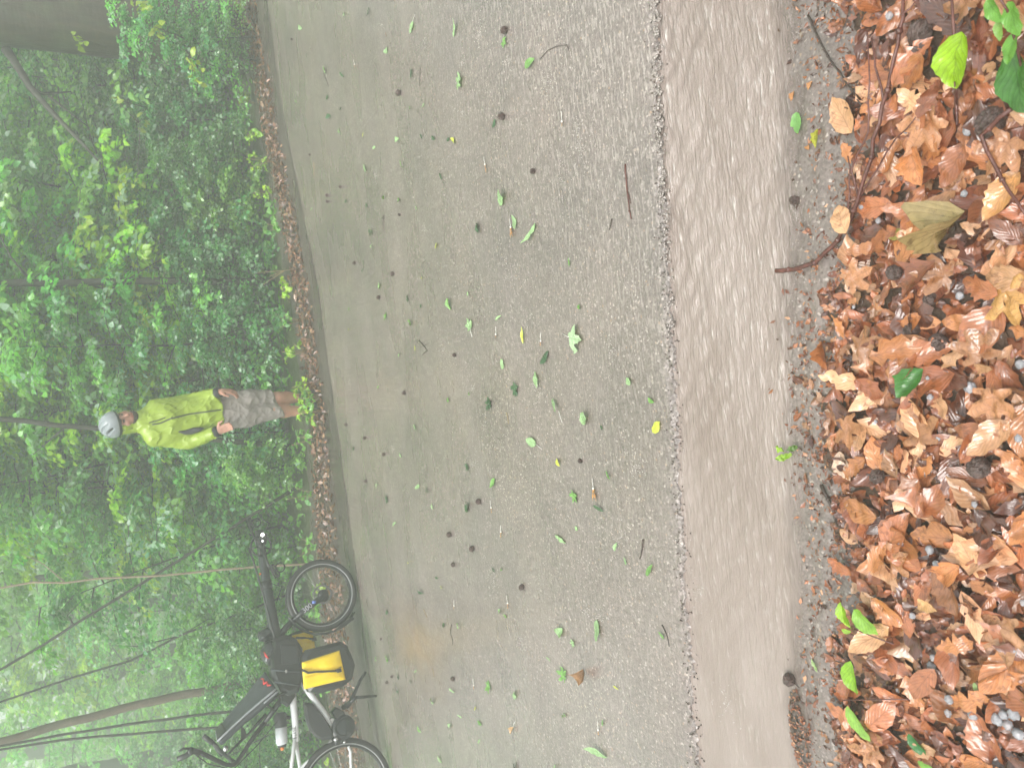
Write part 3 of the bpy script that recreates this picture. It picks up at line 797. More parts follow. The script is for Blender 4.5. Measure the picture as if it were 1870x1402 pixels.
px_tree('tree', [(0, 518), (140, 517), (270, 512), (400, 515)], 8.2, 0.040, 'straight slim dark trunk rising between the beech and the cyclist', 'bark', 700, 9.5, seed=1, limbs=[([(150, 517, 0), (200, 530, .1), (300, 470, .3)], 0.012), ([(60, 517, 0), (20, 470, -.2), (0, 430, -.3)], 0.014)])
px_tree('tree', [(0, 766), (60, 772), (120, 779), (178, 782)], 8.0, 0.028, 'thin dark stem directly behind the helmet of the cyclist', 'bark', 500, 8.5, seed=2, limbs=[([(120, 779, 0), (95, 800, .1), (60, 830, .2)], 0.010)])
px_tree('sapling', [(0, 1072), (60, 1062), (120, 1064), (180, 1056), (300, 1050), (440, 1038)], 7.7, 0.012, 'thin pale sinuous bare stem above the front of the tandem', 'pale_bark', 500, 5.0, cr=(1, 1, .8), seed=3, limbs=[([(120, 1064, 0), (80, 1030, .1), (40, 1010, .2)], 0.007)])
px_tree('tree', [(25, 1345), (130, 1316), (250, 1285), (330, 1270), (400, 1258), (470, 1243)], 8.9, 0.048, 'brown leaning trunk behind the seat of the tandem', 'brown_bark', 550, 11.0, seed=4)
px_tree('tree', [(60, 935), (270, 917), (370, 905)], 16.0, 0.16, 'dim dark trunk in the haze right of the pale stem', 'bark', 550, 11.0, seed=5)
px_tree('tree', [(80, 1255), (180, 1238), (290, 1195), (420, 1170)], 19.0, 0.17, 'dim dark leaning trunk in the haze above the yellow panniers', 'bark', 550, 11.0, seed=6)
px_tree('tree', [(100, 1052), (250, 1040), (450, 1025)], 14.0, 0.075, 'grey trunk in the haze just beside the pale sinuous stem', 'bark', 1800, 10.0, seed=7)
px_tree('sapling', [(116, 1340), (260, 1318), (420, 1298)], 8.4, 0.016, 'upper one of two thin parallel stems behind the handlebar', 'bark', 500, 5.0, cr=(1, 1, .8), seed=8)
px_tree('sapling', [(112, 1350), (250, 1338), (390, 1328)], 8.3, 0.015, 'lower one of two thin parallel stems behind the handlebar', 'bark', 500, 5.0, cr=(1, 1, .8), seed=9)
px_tree('sapling', [(130, 1238), (240, 1205), (330, 1160), (430, 1122)], 8.8, 0.014, 'thin dark slanting stem crossing behind the boom of the tandem', 'bark', 400, 5.0, cr=(1, 1, .8), seed=10, limbs=[([(330, 1160, 0), (250, 1180, .1), (200, 1178, .2)], 0.008), ([(330, 1160, 0), (380, 1130, .1), (440, 1135, .2)], 0.006)])
px_tree('sapling', [(0, 1222), (80, 1176), (135, 1140)], 7.8, 0.016, 'dark bent branch high up at the far left of the wood', 'bark', 500, 4.2, cr=(.9, .9, .6), seed=11, limbs=[([(135, 1140, 0), (122, 1124, .1), (160, 1085, .2)], 0.008)])
for i, (y, Y, rad) in enumerate(((830, 20, .22), (965, 22, .25), (1105, 21, .2), (1390, 19, .22), (1000, 26, .3), (640, 18, .2), (330, 17, .22), (230, 24, .3), (1330, 27, .35))):
    lean = (y - 885) * 0.25
    px_tree('tree', [(40, y + lean * 0.35), (240, y), (420, y - lean * 0.3)], Y, rad, 'far trunk fading into the green haze of the wood', 'bark', 550, 12.0, (3, 3, 2), group='far trunks in the haze', seed=20 + i)

# ground cover and far wood: nobody could count these
N = 26000
gx = RNG.uniform(-14, 16, N); gd = RNG.uniform(0.0, 1, N) ** 1.7 * 18 + 0.1; gy = litterY(gx) + gd
clump = wnoise(np.stack([gx, gy], -1), 0.9, 91)
keep = (clump > -0.7) | (gd < 0.5) & (RNG.uniform(0, 1, N) < 0.12); keep &= ~((gd < 0.35) & (clump < 0.9))
gx, gy, gd = gx[keep], gy[keep], gd[keep]; N = len(gx)
P = np.stack([gx, gy, floor_h(gx, gy) + RNG.uniform(0.01, 0.22, N) * np.clip(gd, 0.2, 1)], 1)
D = unit(np.stack([RNG.normal(size=N), RNG.normal(size=N), RNG.normal(0, .3, N)], 1)); Nn = unit(RNG.normal(size=(N, 3)) * 0.35 + [0, -0.15, 1.0]); Nn = unit(Nn - D * (Nn * D).sum(1, keepdims=True))
V, F, CC = leaf_batch(P, D, Nn, RNG.uniform(0.04, 0.10, N) * (1 + gd / 14), RNG.uniform(0.03, 0.065, N) * (1 + gd / 14), PAL['mid'][RNG.integers(0, 4, N)] * RNG.uniform(0.6, 1.1, (N, 1)))
o = link('ground_cover', new_mesh('ground_cover', V, F, None, CC), M['foliage']); tag(o, 'low green ground cover on the forest floor', None, None, 'stuff')
N = 64000
k = 800; cX = RNG.uniform(-32, 34, k); cY = RNG.uniform(24, 46, k); cZ = RNG.uniform(0, 1, k) ** 1.15 * 9.5
q = RNG.integers(0, k, N)
P = np.stack([cX[q], cY[q], cZ[q]], 1) + RNG.normal(size=(N, 3)) * [1.3, 1.3, 0.9]; P[:, 2] = np.maximum(P[:, 2], 0.05)
D = unit(RNG.normal(size=(N, 3)) * [1, 1, .5]); Nn = unit(RNG.normal(size=(N, 3)) * 0.5 + [0, -0.2, 1.0]); Nn = unit(Nn - D * (Nn * D).sum(1, keepdims=True))
L = RNG.uniform(0.2, 0.42, N)
V, F, CC = leaf_batch(P, D, Nn, L, L * 0.75, PAL['mid'][RNG.integers(0, 4, N)] * RNG.uniform(0.7, 1.3, (N, 1)))
o = link('far_wood', new_mesh('far_wood', V, F, None, CC), M['foliage']); tag(o, 'far green mass of the wood beyond the trunks', None, None, 'stuff')

# small plants along the litter strip
def ground_plant(name, loc, h, n, leaf, pal, label, seed, group=None, shape='oval', spread=0.5):
    r = random.Random(seed); root = empty(name, loc, label, 'plant', group)
    st = MB(); lf = MB(); loc = np.asarray(loc, float)
    for i in range(n):
        a = r.uniform(0, 6.28); top = loc + np.array([math.cos(a) * h * spread * r.uniform(.3, 1), math.sin(a) * h * spread * r.uniform(.3, 1), h * r.uniform(0.5, 1.1)])
        st.tube([loc + [0, 0, -.01], (loc + top) / 2 + [0, 0, h * .12], top], [0.0028, 0.0022, 0.0012], 4)
        for k in range(r.choice((2, 3, 3))):
            L = leaf * r.uniform(.6, 1.15)
            V, F, UV = leaf_oval(L, L * r.uniform(.5, .75), 6, 5, r.uniform(-.3, .3), r.uniform(0, .4), r.uniform(-.9, .2), 0.01, r.randrange(99)) if shape == 'oval' else leaf_maple(L, 30, 2, .05, .1, r.randrange(99))
            m = rotm(r.gauss(0, .35), r.uniform(-.3, .5), r.uniform(0, 6.28))
            bp = loc + (top - loc) * r.uniform(.55, 1)
            c = PAL[pal][r.randrange(len(PAL[pal]))] * r.uniform(.8, 1.2)
            lf.add(V @ m.T + bp, F, UV, c)
    st.build('stem', M['straw'], root); lf.build('leaves', M['plant_leaf'], root, uv=True, col=True)
    return root
VP = [((462, 12), .22, 'yellow'), ((452, 62), .24, 'bright'), ((470, 190), .2, 'yellow'), ((488, 245), .22, 'bright'), ((500, 295), .22, 'bright'), ((515, 350), .25, 'bright'), ((528, 415), .2, 'mid'), ((545, 520), .25, 'bright'), ((556, 585), .2, 'mid'), ((566, 640), .24, 'bright'), ((575, 700), .2, 'bright'), ((583, 722), .2, 'bright'), ((590, 724), .2, 'mid'), ((591, 750), .2, 'bright'), ((583, 757), .18, 'mid'), ((582, 800), .22, 'mid'), ((584, 900), .26, 'mid'), ((590, 990), .24, 'mid'), ((606, 1075), .16, 'bright'), ((600, 1110), .22, 'mid'), ((618, 1255), .2, 'mid'), ((640, 1400), .25, 'bright')]
for i, ((x, y), h, pal) in enumerate(VP):
    p = G(x, y); p[2] = 0.02
    lab = {'yellow': 'yellow green seedling on the far litter strip', 'bright': 'bright green small plant on the far litter strip', 'mid': 'mid green small plant on the far litter strip'}[pal]
    ground_plant('verge_plant', p, h, 5, 0.085, pal, lab, i, 'small plants along the far litter strip')
# glossy sapling in front of the beech and yellow tips on it
for i, (x, y, Y) in enumerate(((330, 40, 8.0), (300, 95, 7.9), (380, 60, 7.7))):
    p = atY(x, y, Y)
    s = place('a', p[0], Y, (p[2] + .25) / 2.2, label=('dark glossy sapling in front of the beech trunk', 'leafy dark sapling on the left of the beech trunk', 'lowest dark sapling at the foot of the beech')[i], group='saplings at the beech')
def leaf_clump(name, pts, Y, leaf, col, label, seed):
    r = random.Random(seed); mb = MB(); st = MB(); P = [atY(x, y, Y + r.uniform(-.1, .1)) for x, y in pts]
    root = empty(name, P[0], label, 'twig')
    c = sum(P) / len(P); st.tube([P[0] + [0, .15, -.25]] + P, [0.004] * (len(P)) + [0.002], 4)
    for p in P:
        for k in range(4):
            L = leaf * r.uniform(.7, 1.2); V, F, UV = leaf_oval(L, L * .62, 6, 5, 0, .2, -.5, .006, r.randrange(99))
            mb.add(V @ rotm(r.gauss(.5, .3), r.uniform(.1, .9), r.uniform(0, 6.28)).T + p + [r.gauss(0, .03), 0, r.gauss(0, .03)], F, UV, np.array(col) * r.uniform(.85, 1.15))
    st.build('stem', M['dark_twig'], root); mb.build('leaves', M['plant_leaf'], root, uv=True, col=True)
leaf_clump('leafy_twig', [(345, 105), (352, 125), (350, 145)], 7.4, .085, (.34, .47, .03), 'bright yellow leaf spray hanging in front of the beech foot', 1)
leaf_clump('leafy_twig', [(246, 5), (256, 22), (268, 12)], 7.6, .085, (.34, .47, .05), 'yellow leaf spray high on the beech sapling at the photo edge', 2)
leaf_clump('leafy_twig', [(283, 50), (280, 62)], 7.5, .08, (.3, .42, .04), 'small yellow leaf pair beside the large yellow spray', 3)
leaf_clump('leafy_twig', [(139, 68), (150, 80)], 7.9, .075, (.27, .40, .04), 'yellow green leaves against the bare upper beech trunk', 4)
leaf_clump('leafy_twig', [(212, 182), (256, 228), (250, 335)], 7.9, .07, (.28, .4, .04), 'scattered yellow leaves in the dark bush beside the beech', 5)
# dry stalk
mb = MB(); a = G(560, 492); 
for tip in ((470, 498), (492, 505), (480, 520)):
    mb.tube([G(548, 490), atY(520, 494, a[1]), atY(tip[0], tip[1], a[1])], [.004, .003, .0015], 5)
tag(mb.build('dry_stalk', M['straw']), 'pale dry branching stalk at the forest edge', 'stalk')

# ------------------------------------------------------------------ signed distance modelling (bodies, clothes, helmet)
class SDF:
    def __init__(s, lo, hi, vox):
        s.lo = np.asarray(lo, float); s.vox = vox
        n = np.ceil((np.asarray(hi) - s.lo) / vox).astype(int) + 1
        s.n = n; s.d = np.full(n, 0.06, np.float32)
        s.ax = [s.lo[i] + vox * np.arange(n[i]) for i in range(3)]
    def win(s, lo, hi):
        a = np.clip(np.floor((np.asarray(lo) - s.lo) / s.vox).astype(int), 0, s.n); b = np.clip(np.ceil((np.asarray(hi) - s.lo) / s.vox).astype(int) + 1, 0, s.n)
        sl = tuple(slice(a[i], b[i]) for i in range(3))
        P = np.stack(np.meshgrid(*[s.ax[i][sl[i]] for i in range(3)], indexing='ij'), -1)
        return sl, P
    def op(s, sl, d, k, mode):
        a = s.d[sl]
        if mode == 'u':
            if k > 0:
                h = np.clip(0.5 + 0.5 * (a - d) / k, 0, 1); s.d[sl] = a * (1 - h) + d * h - k * h * (1 - h)
            else: s.d[sl] = np.minimum(a, d)
        elif mode == 's':
            if k > 0:
                h = np.clip(0.5 - 0.5 * (a + d) / k, 0, 1); s.d[sl] = a * (1 - h) - d * h + k * h * (1 - h)
            else: s.d[sl] = np.maximum(a, -d)
    def cone(s, a, b, ra, rb, k=0.02, mode='u', sy=1.0):
        a = np.asarray(a, float); b = np.asarray(b, float); m = max(ra, rb) * max(1, sy) + k + 3 * s.vox
        sl, P = s.win(np.minimum(a, b) - m, np.maximum(a, b) + m)
        if P.size == 0: return s
        ab = b - a; t = np.clip(((P - a) @ ab) / (ab @ ab + 1e-12), 0, 1)
        q = P - (a + t[..., None] * ab)
        if sy != 1.0: q = q / np.array([1, sy, 1])
        d = np.linalg.norm(q, axis=-1) - (ra + t * (rb - ra))
        s.op(sl, d, k, mode); return s
    def chain(s, pts, rads, k=0.02, mode='u', sy=1.0):
        for i in range(len(pts) - 1): s.cone(pts[i], pts[i + 1], rads[i], rads[i + 1], k, mode, sy)
        return s
    def ell(s, c, r, fr=None, k=0.02, mode='u'):
        c = np.asarray(c, float); r = np.asarray(r, float); m = r.max() + k + 3 * s.vox
        sl, P = s.win(c - m, c + m); q = P - c
        if fr is not None: q = q @ np.asarray(fr).T      # rows of fr are the local axes
        l = np.linalg.norm(q / r, axis=-1); g = np.linalg.norm(q / r ** 2, axis=-1) + 1e-9
        s.op(sl, l * (l - 1) / g, k, mode); return s
    def half(s, p, n):
        """keep the side the normal points away from"""
        n = np.asarray(n, float) / np.linalg.norm(n); P = np.stack(np.meshgrid(*s.ax, indexing='ij'), -1)
        s.d = np.maximum(s.d, ((P - p) @ n).astype(np.float32)); return s
    def rough(s, fn):
        P = np.stack(np.meshgrid(*s.ax, indexing='ij'), -1); msk = np.abs(s.d) < 0.05
        s.d[msk] += fn(P[msk]); return s
    def mesh(s, name, mat, parent, col=None):
        g = openvdb.FloatGrid(0.06); arr = np.ascontiguousarray(s.d.astype(np.float32)); arr[0], arr[-1] = .06, .06; arr[:, 0], arr[:, -1] = .06, .06; arr[:, :, 0], arr[:, :, -1] = .06, .06
        g.copyFromArray(arr)
        pts, quads = g.convertToQuads(isovalue=0.0)
        V = np.asarray(pts, float) * s.vox + s.lo; F = np.asarray(quads, np.int64)
        a, b, c = V[F[:, 0]], V[F[:, 1]], V[F[:, 2]]
        if (np.cross(b - a, c - a) * (a - V.mean(0))).sum() < 0: F = F[:, ::-1]
        base = world_loc(parent)
        me = new_mesh(name, V - base, np.ascontiguousarray(F), None, col(V) if col is not None else None)
        return link(name, me, mat, parent)

# ------------------------------------------------------------------ the person
PB = PERSON_BASE.copy(); PY = PB[1]
def pp(x, y, dy=0.0): return atY(x, y, PY + dy)
person = empty('person', PB, 'person in a yellow green rain jacket, grey shorts and pale bicycle helmet standing hands low', 'person')
def mat_skin():
    m = NT('wet_skin'); v = m.mapv(); c = m.n('Attribute', _attribute_name='Col').outputs['Color']
    c = m.mix(1.0, c, m.ramp(m.noise(v, 30, 3), [(0.3, 0.9), (0.7, 1.08)]), 'MULTIPLY')
    m.p(Base__Color=c, Roughness=0.42); m.b.inputs['Subsurface Weight'].default_value = 0.08; m.b.inputs['Subsurface Radius'].default_value = (0.01, 0.004, 0.002)
    return m.m
M['skin'] = mat_skin()
M['jacket'] = simple('wet_rain_jacket', (0.25, 0.355, 0.02), 0.3, 0, 0.08, 12, 0.12, 25, 0.5)
M['shorts'] = simple('wet_grey_shorts', (0.23, 0.205, 0.185), 0.55, 0, 0.08, 8, 0.15, 90)
M['black_cloth'] = simple('black_cloth', (0.014, 0.015, 0.016), 0.6, 0, 0.2, 40, 0.3, 200)
M['helmet'] = simple('pale_grey_helmet', (0.25, 0.28, 0.30), 0.3, 0, 0.05, 10)
M['helmet_dark'] = simple('dark_helmet_liner', (0.02, 0.022, 0.024), 0.5)
M['beard'] = simple('dark_beard', (0.05, 0.032, 0.022), 0.7, 0, 0.3, 120, 0.6, 220)

# joints read off the photo and set into depth
shR, shL = pp(283, 796, 0.02), pp(288, 747, 0.06)
elR, elL = pp(345, 806, 0.02), pp(343, 735, 0.10)
wrR, wrL = pp(396, 788, -0.14), pp(398, 717, -0.08)
hdR, hdL = pp(408, 783, -0.17), pp(414, 715, -0.12)
hipR, hipL = pp(412, 762, 0.03), pp(413, 737, 0.06)
knR, knL = pp(500, 750, -0.01), pp(507, 727, 0.05)
anR, anL = pp(562, 750, 0.02), pp(556, 726, 0.08)
neck = pp(262, 769, 0.04); chest = pp(310, 768, 0.04); waist = pp(375, 755, 0.04)
head = pp(225, 770, 0.02)
yaw = R(28)
fdir = unit(np.array([math.sin(yaw), -math.cos(yaw), -0.16])); hup = unit(np.array([-0.16, -0.02, 1.0])); hup = unit(hup - fdir * np.dot(hup, fdir)); hrt = np.cross(fdir, hup)
HF = np.stack([hrt, fdir, hup])      # local: right, front, up
def hp(r, f, u): return head + HF.T @ np.array([r, f, u])
lo = np.array([PB[0] - 0.55, PY - 0.42, -0.02]); hi = np.array([PB[0] + 0.45, PY + 0.42, 1.95])
b = SDF(lo, hi, 0.006)
for a_, c_ in ((hipR, 1), (hipL, -1)): pass
b.chain([waist, chest], [0.105, 0.11], 0.03, sy=0.7).cone(chest, neck, 0.095, 0.06, 0.04)
b.cone(neck, head - hup * 0.05, 0.058, 0.055, 0.03)
b.chain([shR, elR, wrR], [0.052, 0.042, 0.029], 0.03).chain([shL, elL, wrL], [0.052, 0.042, 0.029], 0.03).cone(shR, chest, 0.05, 0.08, 0.03).cone(shL, chest, 0.05, 0.08, 0.03)
b.cone(waist, (hipR + hipL) / 2, 0.10, 0.10, 0.03, sy=0.75)
for hp_, kn_, an_ in ((hipR, knR, anR), (hipL, knL, anL)):
    b.chain([hp_, kn_], [0.074, 0.056], 0.03)
    cf = kn_ + (an_ - kn_) * 0.32 + np.array([0, 0.018, 0]); b.chain([kn_, cf, an_], [0.054, 0.058, 0.036], 0.03)
    b.cone(kn_ + [0, -0.022, 0.0], kn_ + [0, -0.02, -.04], 0.036, 0.03, 0.03)
    ft = an_ * [1, 1, 0] + [0, 0, 0.045]; b.cone(an_, ft, 0.038, 0.042, 0.02).cone(ft, ft + [0.03, -0.10, -0.01], 0.042, 0.034, 0.02)
# head: skull, jaw, nose, brow, lips, ears
b.ell(hp(0, -0.008, 0.018), (0.074, 0.094, 0.105), HF, 0.0).ell(hp(0, 0.03, -0.055), (0.056, 0.062, 0.062), HF, 0.03)
b.cone(hp(0, 0.088, 0.012), hp(0, 0.112, -0.022), 0.010, 0.015, 0.012).cone(hp(-0.03, 0.078, 0.028), hp(0.03, 0.078, 0.028), 0.012, 0.012, 0.015)
b.ell(hp(-0.03, 0.086, 0.010), (0.015, 0.012, 0.011), HF, 0.008, 's').ell(hp(0.03, 0.086, 0.010), (0.015, 0.012, 0.011), HF, 0.008, 's')
b.cone(hp(-0.02, 0.085, -0.055), hp(0.02, 0.085, -0.055), 0.009, 0.009, 0.008).ell(hp(0.05, 0.052, -0.018), (0.02, 0.022, 0.022), HF, 0.02).ell(hp(-0.05, 0.052, -0.018), (0.02, 0.022, 0.022), HF, 0.02)
for sd in (-1, 1): b.ell(hp(sd * 0.077, -0.01, -0.005), (0.010, 0.020, 0.032), HF, 0.008)
# hands: palm, four bent fingers, thumb
def hand(w, h, fd, side, out):
    """w wrist, h palm centre, fd way the fingers point, side towards the thumb, out = back of the hand"""
    fd = unit(fd); side = unit(side - fd * np.dot(side, fd)); out = np.cross(fd, side); 
    b.cone(w, h - fd * 0.03, 0.027, 0.026, 0.02)
    for i, o_ in enumerate((-0.028, -0.010, 0.010, 0.028)):
        kn = h + fd * 0.035 + side * o_; b.cone(h - fd * 0.035 + side * o_ * 0.6, kn, 0.017, 0.0125, 0.012)
        ln = (0.036, 0.044, 0.047, 0.042)[i]
        m1 = kn + unit(fd + out * 0.45) * ln; m2 = m1 + unit(fd * 0.5 + out * 0.9) * ln * 0.7
        b.cone(kn, m1, 0.0105, 0.0092, 0.003).cone(m1, m2, 0.0092, 0.0078, 0.003)
    tb = h - fd * 0.03 + side * 0.03; t1 = tb + unit(side * 0.8 + fd * 0.6) * 0.042; t2 = t1 + unit(fd + side * 0.1 + out * 0.25) * 0.034
    b.cone(tb, t1, 0.0155, 0.0115, 0.012).cone(t1, t2, 0.0112, 0.009, 0.003)
hand(wrR, hdR, pp(423, 776, -0.2) - wrR, np.array([1.0, -0.3, 0.2]), None)
hand(wrL, hdL, pp(429, 718, -0.12) - wrL, np.array([-0.5, -0.9, 0.0]), None)
SK = np.array([0.40, 0.20, 0.14])
def skincol(V):
    c = np.repeat(SK[None], len(V), 0); q = (V - head) @ HF.T
    face = (np.abs(V - head).max(1) < 0.2)
    lips = face & (np.abs(q[:, 0]) < 0.024) & (np.abs(q[:, 2] + 0.055) < 0.008) & (q[:, 1] > 0.07); c[lips] *= (0.8, 0.5, 0.5)
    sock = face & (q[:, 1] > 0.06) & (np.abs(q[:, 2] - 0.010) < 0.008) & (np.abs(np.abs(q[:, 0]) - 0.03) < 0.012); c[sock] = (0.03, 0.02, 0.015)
    brow = face & (q[:, 1] > 0.06) & (np.abs(q[:, 2] - 0.032) < 0.006) & (np.abs(np.abs(q[:, 0]) - 0.032) < 0.017); c[brow] = (0.05, 0.03, 0.02)
    return c
b.mesh('body', M['skin'], person, skincol)
# beard
s = SDF(head - 0.2, head + 0.2, 0.004)
s.ell(hp(0, 0.03, -0.062), (0.066, 0.068, 0.062), HF, 0).ell(hp(0, 0.085, -0.048), (0.034, 0.016, 0.026), HF, 0.015)
s.half(hp(0, 0, -0.035), -HF.T @ np.array([0, -0.35, -1.0])).cone(hp(-0.018, 0.1, -0.055), hp(0.018, 0.1, -0.055), 0.010, 0.010, 0, 's')
s.rough(lambda P: 0.003 * wnoise(P, 0.012, 5)); s.mesh('beard', M['beard'], person)
# jacket
def wrinkle(P, amp=0.006, seed=3):
    w = wnoise(P, (0.24, 0.24, 0.16), seed, 5); w2 = wnoise(P @ rotm(0.5, 0.5, 0).T, (0.09, 0.09, 0.24), seed + 1, 5)
    w3 = wnoise(P @ rotm(0.3, -0.6, 0.2).T, (0.15, 0.2, 0.09), seed + 2, 5)
    return amp * 1.0 * (np.abs(w) - 0.5) + amp * 0.6 * (np.abs(w2) - 0.5) - amp * 0.9 * (np.exp(-(w3 / 0.16) ** 2) - 0.3)
s = SDF([lo[0], lo[1], 0.75], [hi[0], hi[1], 1.72], 0.006)
hem = pp(404, 748, 0.04)
s.chain([hem + [-.055, 0, -.1], waist + [-.055, 0, 0], chest + [-.065, 0, .02]], [0.132, 0.122, 0.114], 0.04, sy=1.0)
s.chain([hem + [.055, 0, -.1], waist + [.055, 0, 0], chest + [.06, 0, .02]], [0.128, 0.117, 0.110], 0.05, sy=1.0)
s.cone(chest, neck + [0, 0, .0], 0.13, 0.082, 0.07).cone(shR, neck, 0.075, 0.072, 0.05).cone(shL, neck, 0.072, 0.072, 0.05)
for sh, el, wr in ((shR, elR, wrR), (shL, elL, wrL)):
    s.chain([sh, el], [0.082, 0.070], 0.045); s.chain([el, wr], [0.070, 0.052], 0.02)
s.half(hem, (0.03, 0, -1))
wp = {}
for wr, el in ((wrR, elR), (wrL, elL)):
    n = unit(wr - el); sl, P = s.win(wr - 0.14, wr + 0.14)
    dd = (P - (wr - n * 0.012)) @ n; near = np.linalg.norm(P - wr, axis=-1) < 0.085
    s.d[sl] = np.where(near & (dd > -0.03), np.maximum(s.d[sl], dd), s.d[sl])
s.rough(wrinkle)
s.mesh('jacket', M['jacket'], person)
for wr, el in ((wrR, elR), (wrL, elL)):
    n = unit(wr - el); c = MB(); c.tube([wr - n * 0.03, wr - n * 0.01, wr + n * 0.022], [0.045, 0.047, 0.042], 16); c.build('cuff', M['black_cloth'], person)
# hood gathered round the face
s = SDF(head - 0.24, head + 0.24, 0.005)
s.ell(hp(0, -0.022, 0.005), (0.094, 0.112, 0.125), HF, 0).cone(hp(0, -0.03, -0.07), neck + [0, 0, -0.02], 0.088, 0.095, 0.04)
s.ell(hp(0, 0.10, -0.012), (0.066, 0.11, 0.098), HF, 0.012, 's').half(hp(0, 0, 0.085), HF.T @ np.array([0, 0, 1.0]))
s.rough(lambda P: wrinkle(P, 0.004, 8)); s.mesh('hood', M['jacket'], person)
z = MB(); zp = [pp(278, 775, -0.11), pp(292, 773, -0.125), pp(312, 764, -0.13), pp(345, 756, -0.115), pp(375, 752, -0.105), pp(404, 748, -0.105)]
# zip lies on the jacket: drop each point onto the front of the mesh
jk = [o for o in person.children if o.name.startswith('jacket')][0]
jv = np.zeros(len(jk.data.vertices) * 3, np.float32); jk.data.vertices.foreach_get('co', jv); jv = jv.reshape(-1, 3) + PB
def front_of(p, x_r=0.012):
    q = jv[(np.abs(jv[:, 0] - p[0]) < x_r) & (np.abs(jv[:, 2] - p[2]) < x_r)]
    return p if len(q) == 0 else np.array([p[0], q[:, 1].min() - 0.001, p[2]])
zz = []
for i in range(len(zp) - 1):
    for k in range(6): zz.append(front_of(zp[i] + (zp[i + 1] - zp[i]) * k / 6))
zz.append(front_of(zp[-1])); z.tube(zz, 0.006, 6); z.build('zip', M['black_cloth'], person)
v = MB(); vp = [front_of(pp(x, y, -0.1), .02) for x, y in ((326, 788), (338, 789), (350, 787), (364, 784), (372, 782))]
v.tube([p + [0, 0.012, 0] for p in vp], [.004, .022, .03, .02, .004], 8); v.build('vent', M['black_cloth'], person)
cd = MB()
for e in ((274, 768), (296, 762)): cd.tube([front_of(pp(272, 772, -.1), .02), front_of(pp((272 + e[0]) / 2 + 6, (772 + e[1]) / 2, -.1), .02), front_of(pp(e[0] + 6, e[1], -.1), .02)], .004, 5)
cd.build('drawcord', M['black_cloth'], person)
# shorts
s = SDF([lo[0], lo[1], 0.30], [hi[0], hi[1], 1.02], 0.006)
hmR, hmL = pp(502, 750, -0.01), pp(514, 725, 0.05)
s.cone(hem + [0, 0, .0], (hipR + hipL) / 2 + [0, 0, -.04], 0.118, 0.135, 0.03, sy=0.8)
s.chain([hipR, pp(450, 757, 0.01), hmR + [0, 0, -.06]], [0.115, 0.105, 0.066], 0.04); s.chain([hipL, pp(455, 730, 0.03), hmL + [0, 0, -.06]], [0.11, 0.09, 0.064], 0.03)
s.half(pp(508, 738, 0), (0.35, 0, -1.0)); s.half(hem + [0, 0, .04], (0, 0, 1.0)); s.rough(lambda P: wrinkle(P, 0.0055, 14)); s.mesh('shorts', M['shorts'], person)
for an_, kn_ in ((anR, knR), (anL, knL)):
    u_ = unit(kn_ - an_); sk = MB(); sk.tube([an_ - u_ * .02, an_ + u_ * .03, an_ + u_ * 0.065], [0.043, 0.042, 0.046], 14); sk.build('sock', M['black_cloth'], person)
    s = SDF([an_[0] - .12, an_[1] - .28, -.02], [an_[0] + .14, an_[1] + .12, .16], 0.005); ft = an_ * [1, 1, 0] + [0, 0, 0.05]
    s.cone(an_ + [0, 0.01, -.01], ft, 0.05, 0.05, 0.02).cone(ft, ft + [0.03, -0.12, -0.012], 0.05, 0.042, 0.02).half(ft * [1, 1, 0] + [0, 0, 0.006], (0, 0, -1.0)); s.mesh('shoe', M['black_cloth'], person)
# helmet: its brim runs down to the back left
hc = hp(0, -0.018, 0.065)
hup2 = unit(hup + np.array([-0.14, 0, 0]) - 0.10 * fdir); hf2 = unit(fdir - hup2 * np.dot(fdir, hup2)); hr2 = np.cross(hf2, hup2); H2 = np.stack([hr2, hf2, hup2])
def h2(r, f, u): return hc + H2.T @ np.array([r, f, u])
s = SDF(hc - 0.22, hc + 0.22, 0.004)
s.ell(hc, (0.104, 0.140, 0.118), H2, 0).half(h2(0, 0, -0.005), H2.T @ np.array([0, -0.15, -1.0]))
s.ell(hc - hup2 * .012, (0.09, 0.126, 0.098), H2, 0, 's')
for r_, l_ in ((0.0, 0.085), (0.040, 0.08), (-0.040, 0.08), (0.076, 0.065), (-0.076, 0.065)):
    for f0, f1 in ((-0.115, -0.025), (0.005, 0.11)):
        zq = lambda f: 0.118 * math.sqrt(max(0.02, 1 - (r_ / 0.104) ** 2 - (f / 0.14) ** 2)) - 0.002
        pq = [h2(r_, f, zq(f)) for f in np.linspace(f0, f1, 5) if (r_ / 0.104) ** 2 + (f / 0.14) ** 2 < 0.93]
        s.chain(pq, [0.008, 0.0125, 0.0135, 0.012, 0.007][:len(pq)], 0.003, 's')
s.mesh('helmet', M['helmet'], person)
s = SDF(hc - 0.22, hc + 0.22, 0.005); s.ell(hc - hup2 * .006, (0.098, 0.133, 0.106), H2, 0).half(h2(0, 0, -0.03), H2.T @ np.array([0, -0.1, -1.0])).ell(hc - hup2 * .03, (0.085, 0.122, 0.1), H2, 0, 's')
s.mesh('helmet_liner', M['helmet_dark'], person)
st = MB(); 
for sd in (-1, 1): st.tube([hp(sd * .085, 0.01, 0.03), hp(sd * .082, 0.02, -0.05), hp(sd * .03, 0.06, -0.118), hp(0, 0.062, -0.122)], .005, 5)
st.build('chin_strap', M['black_cloth'], person)

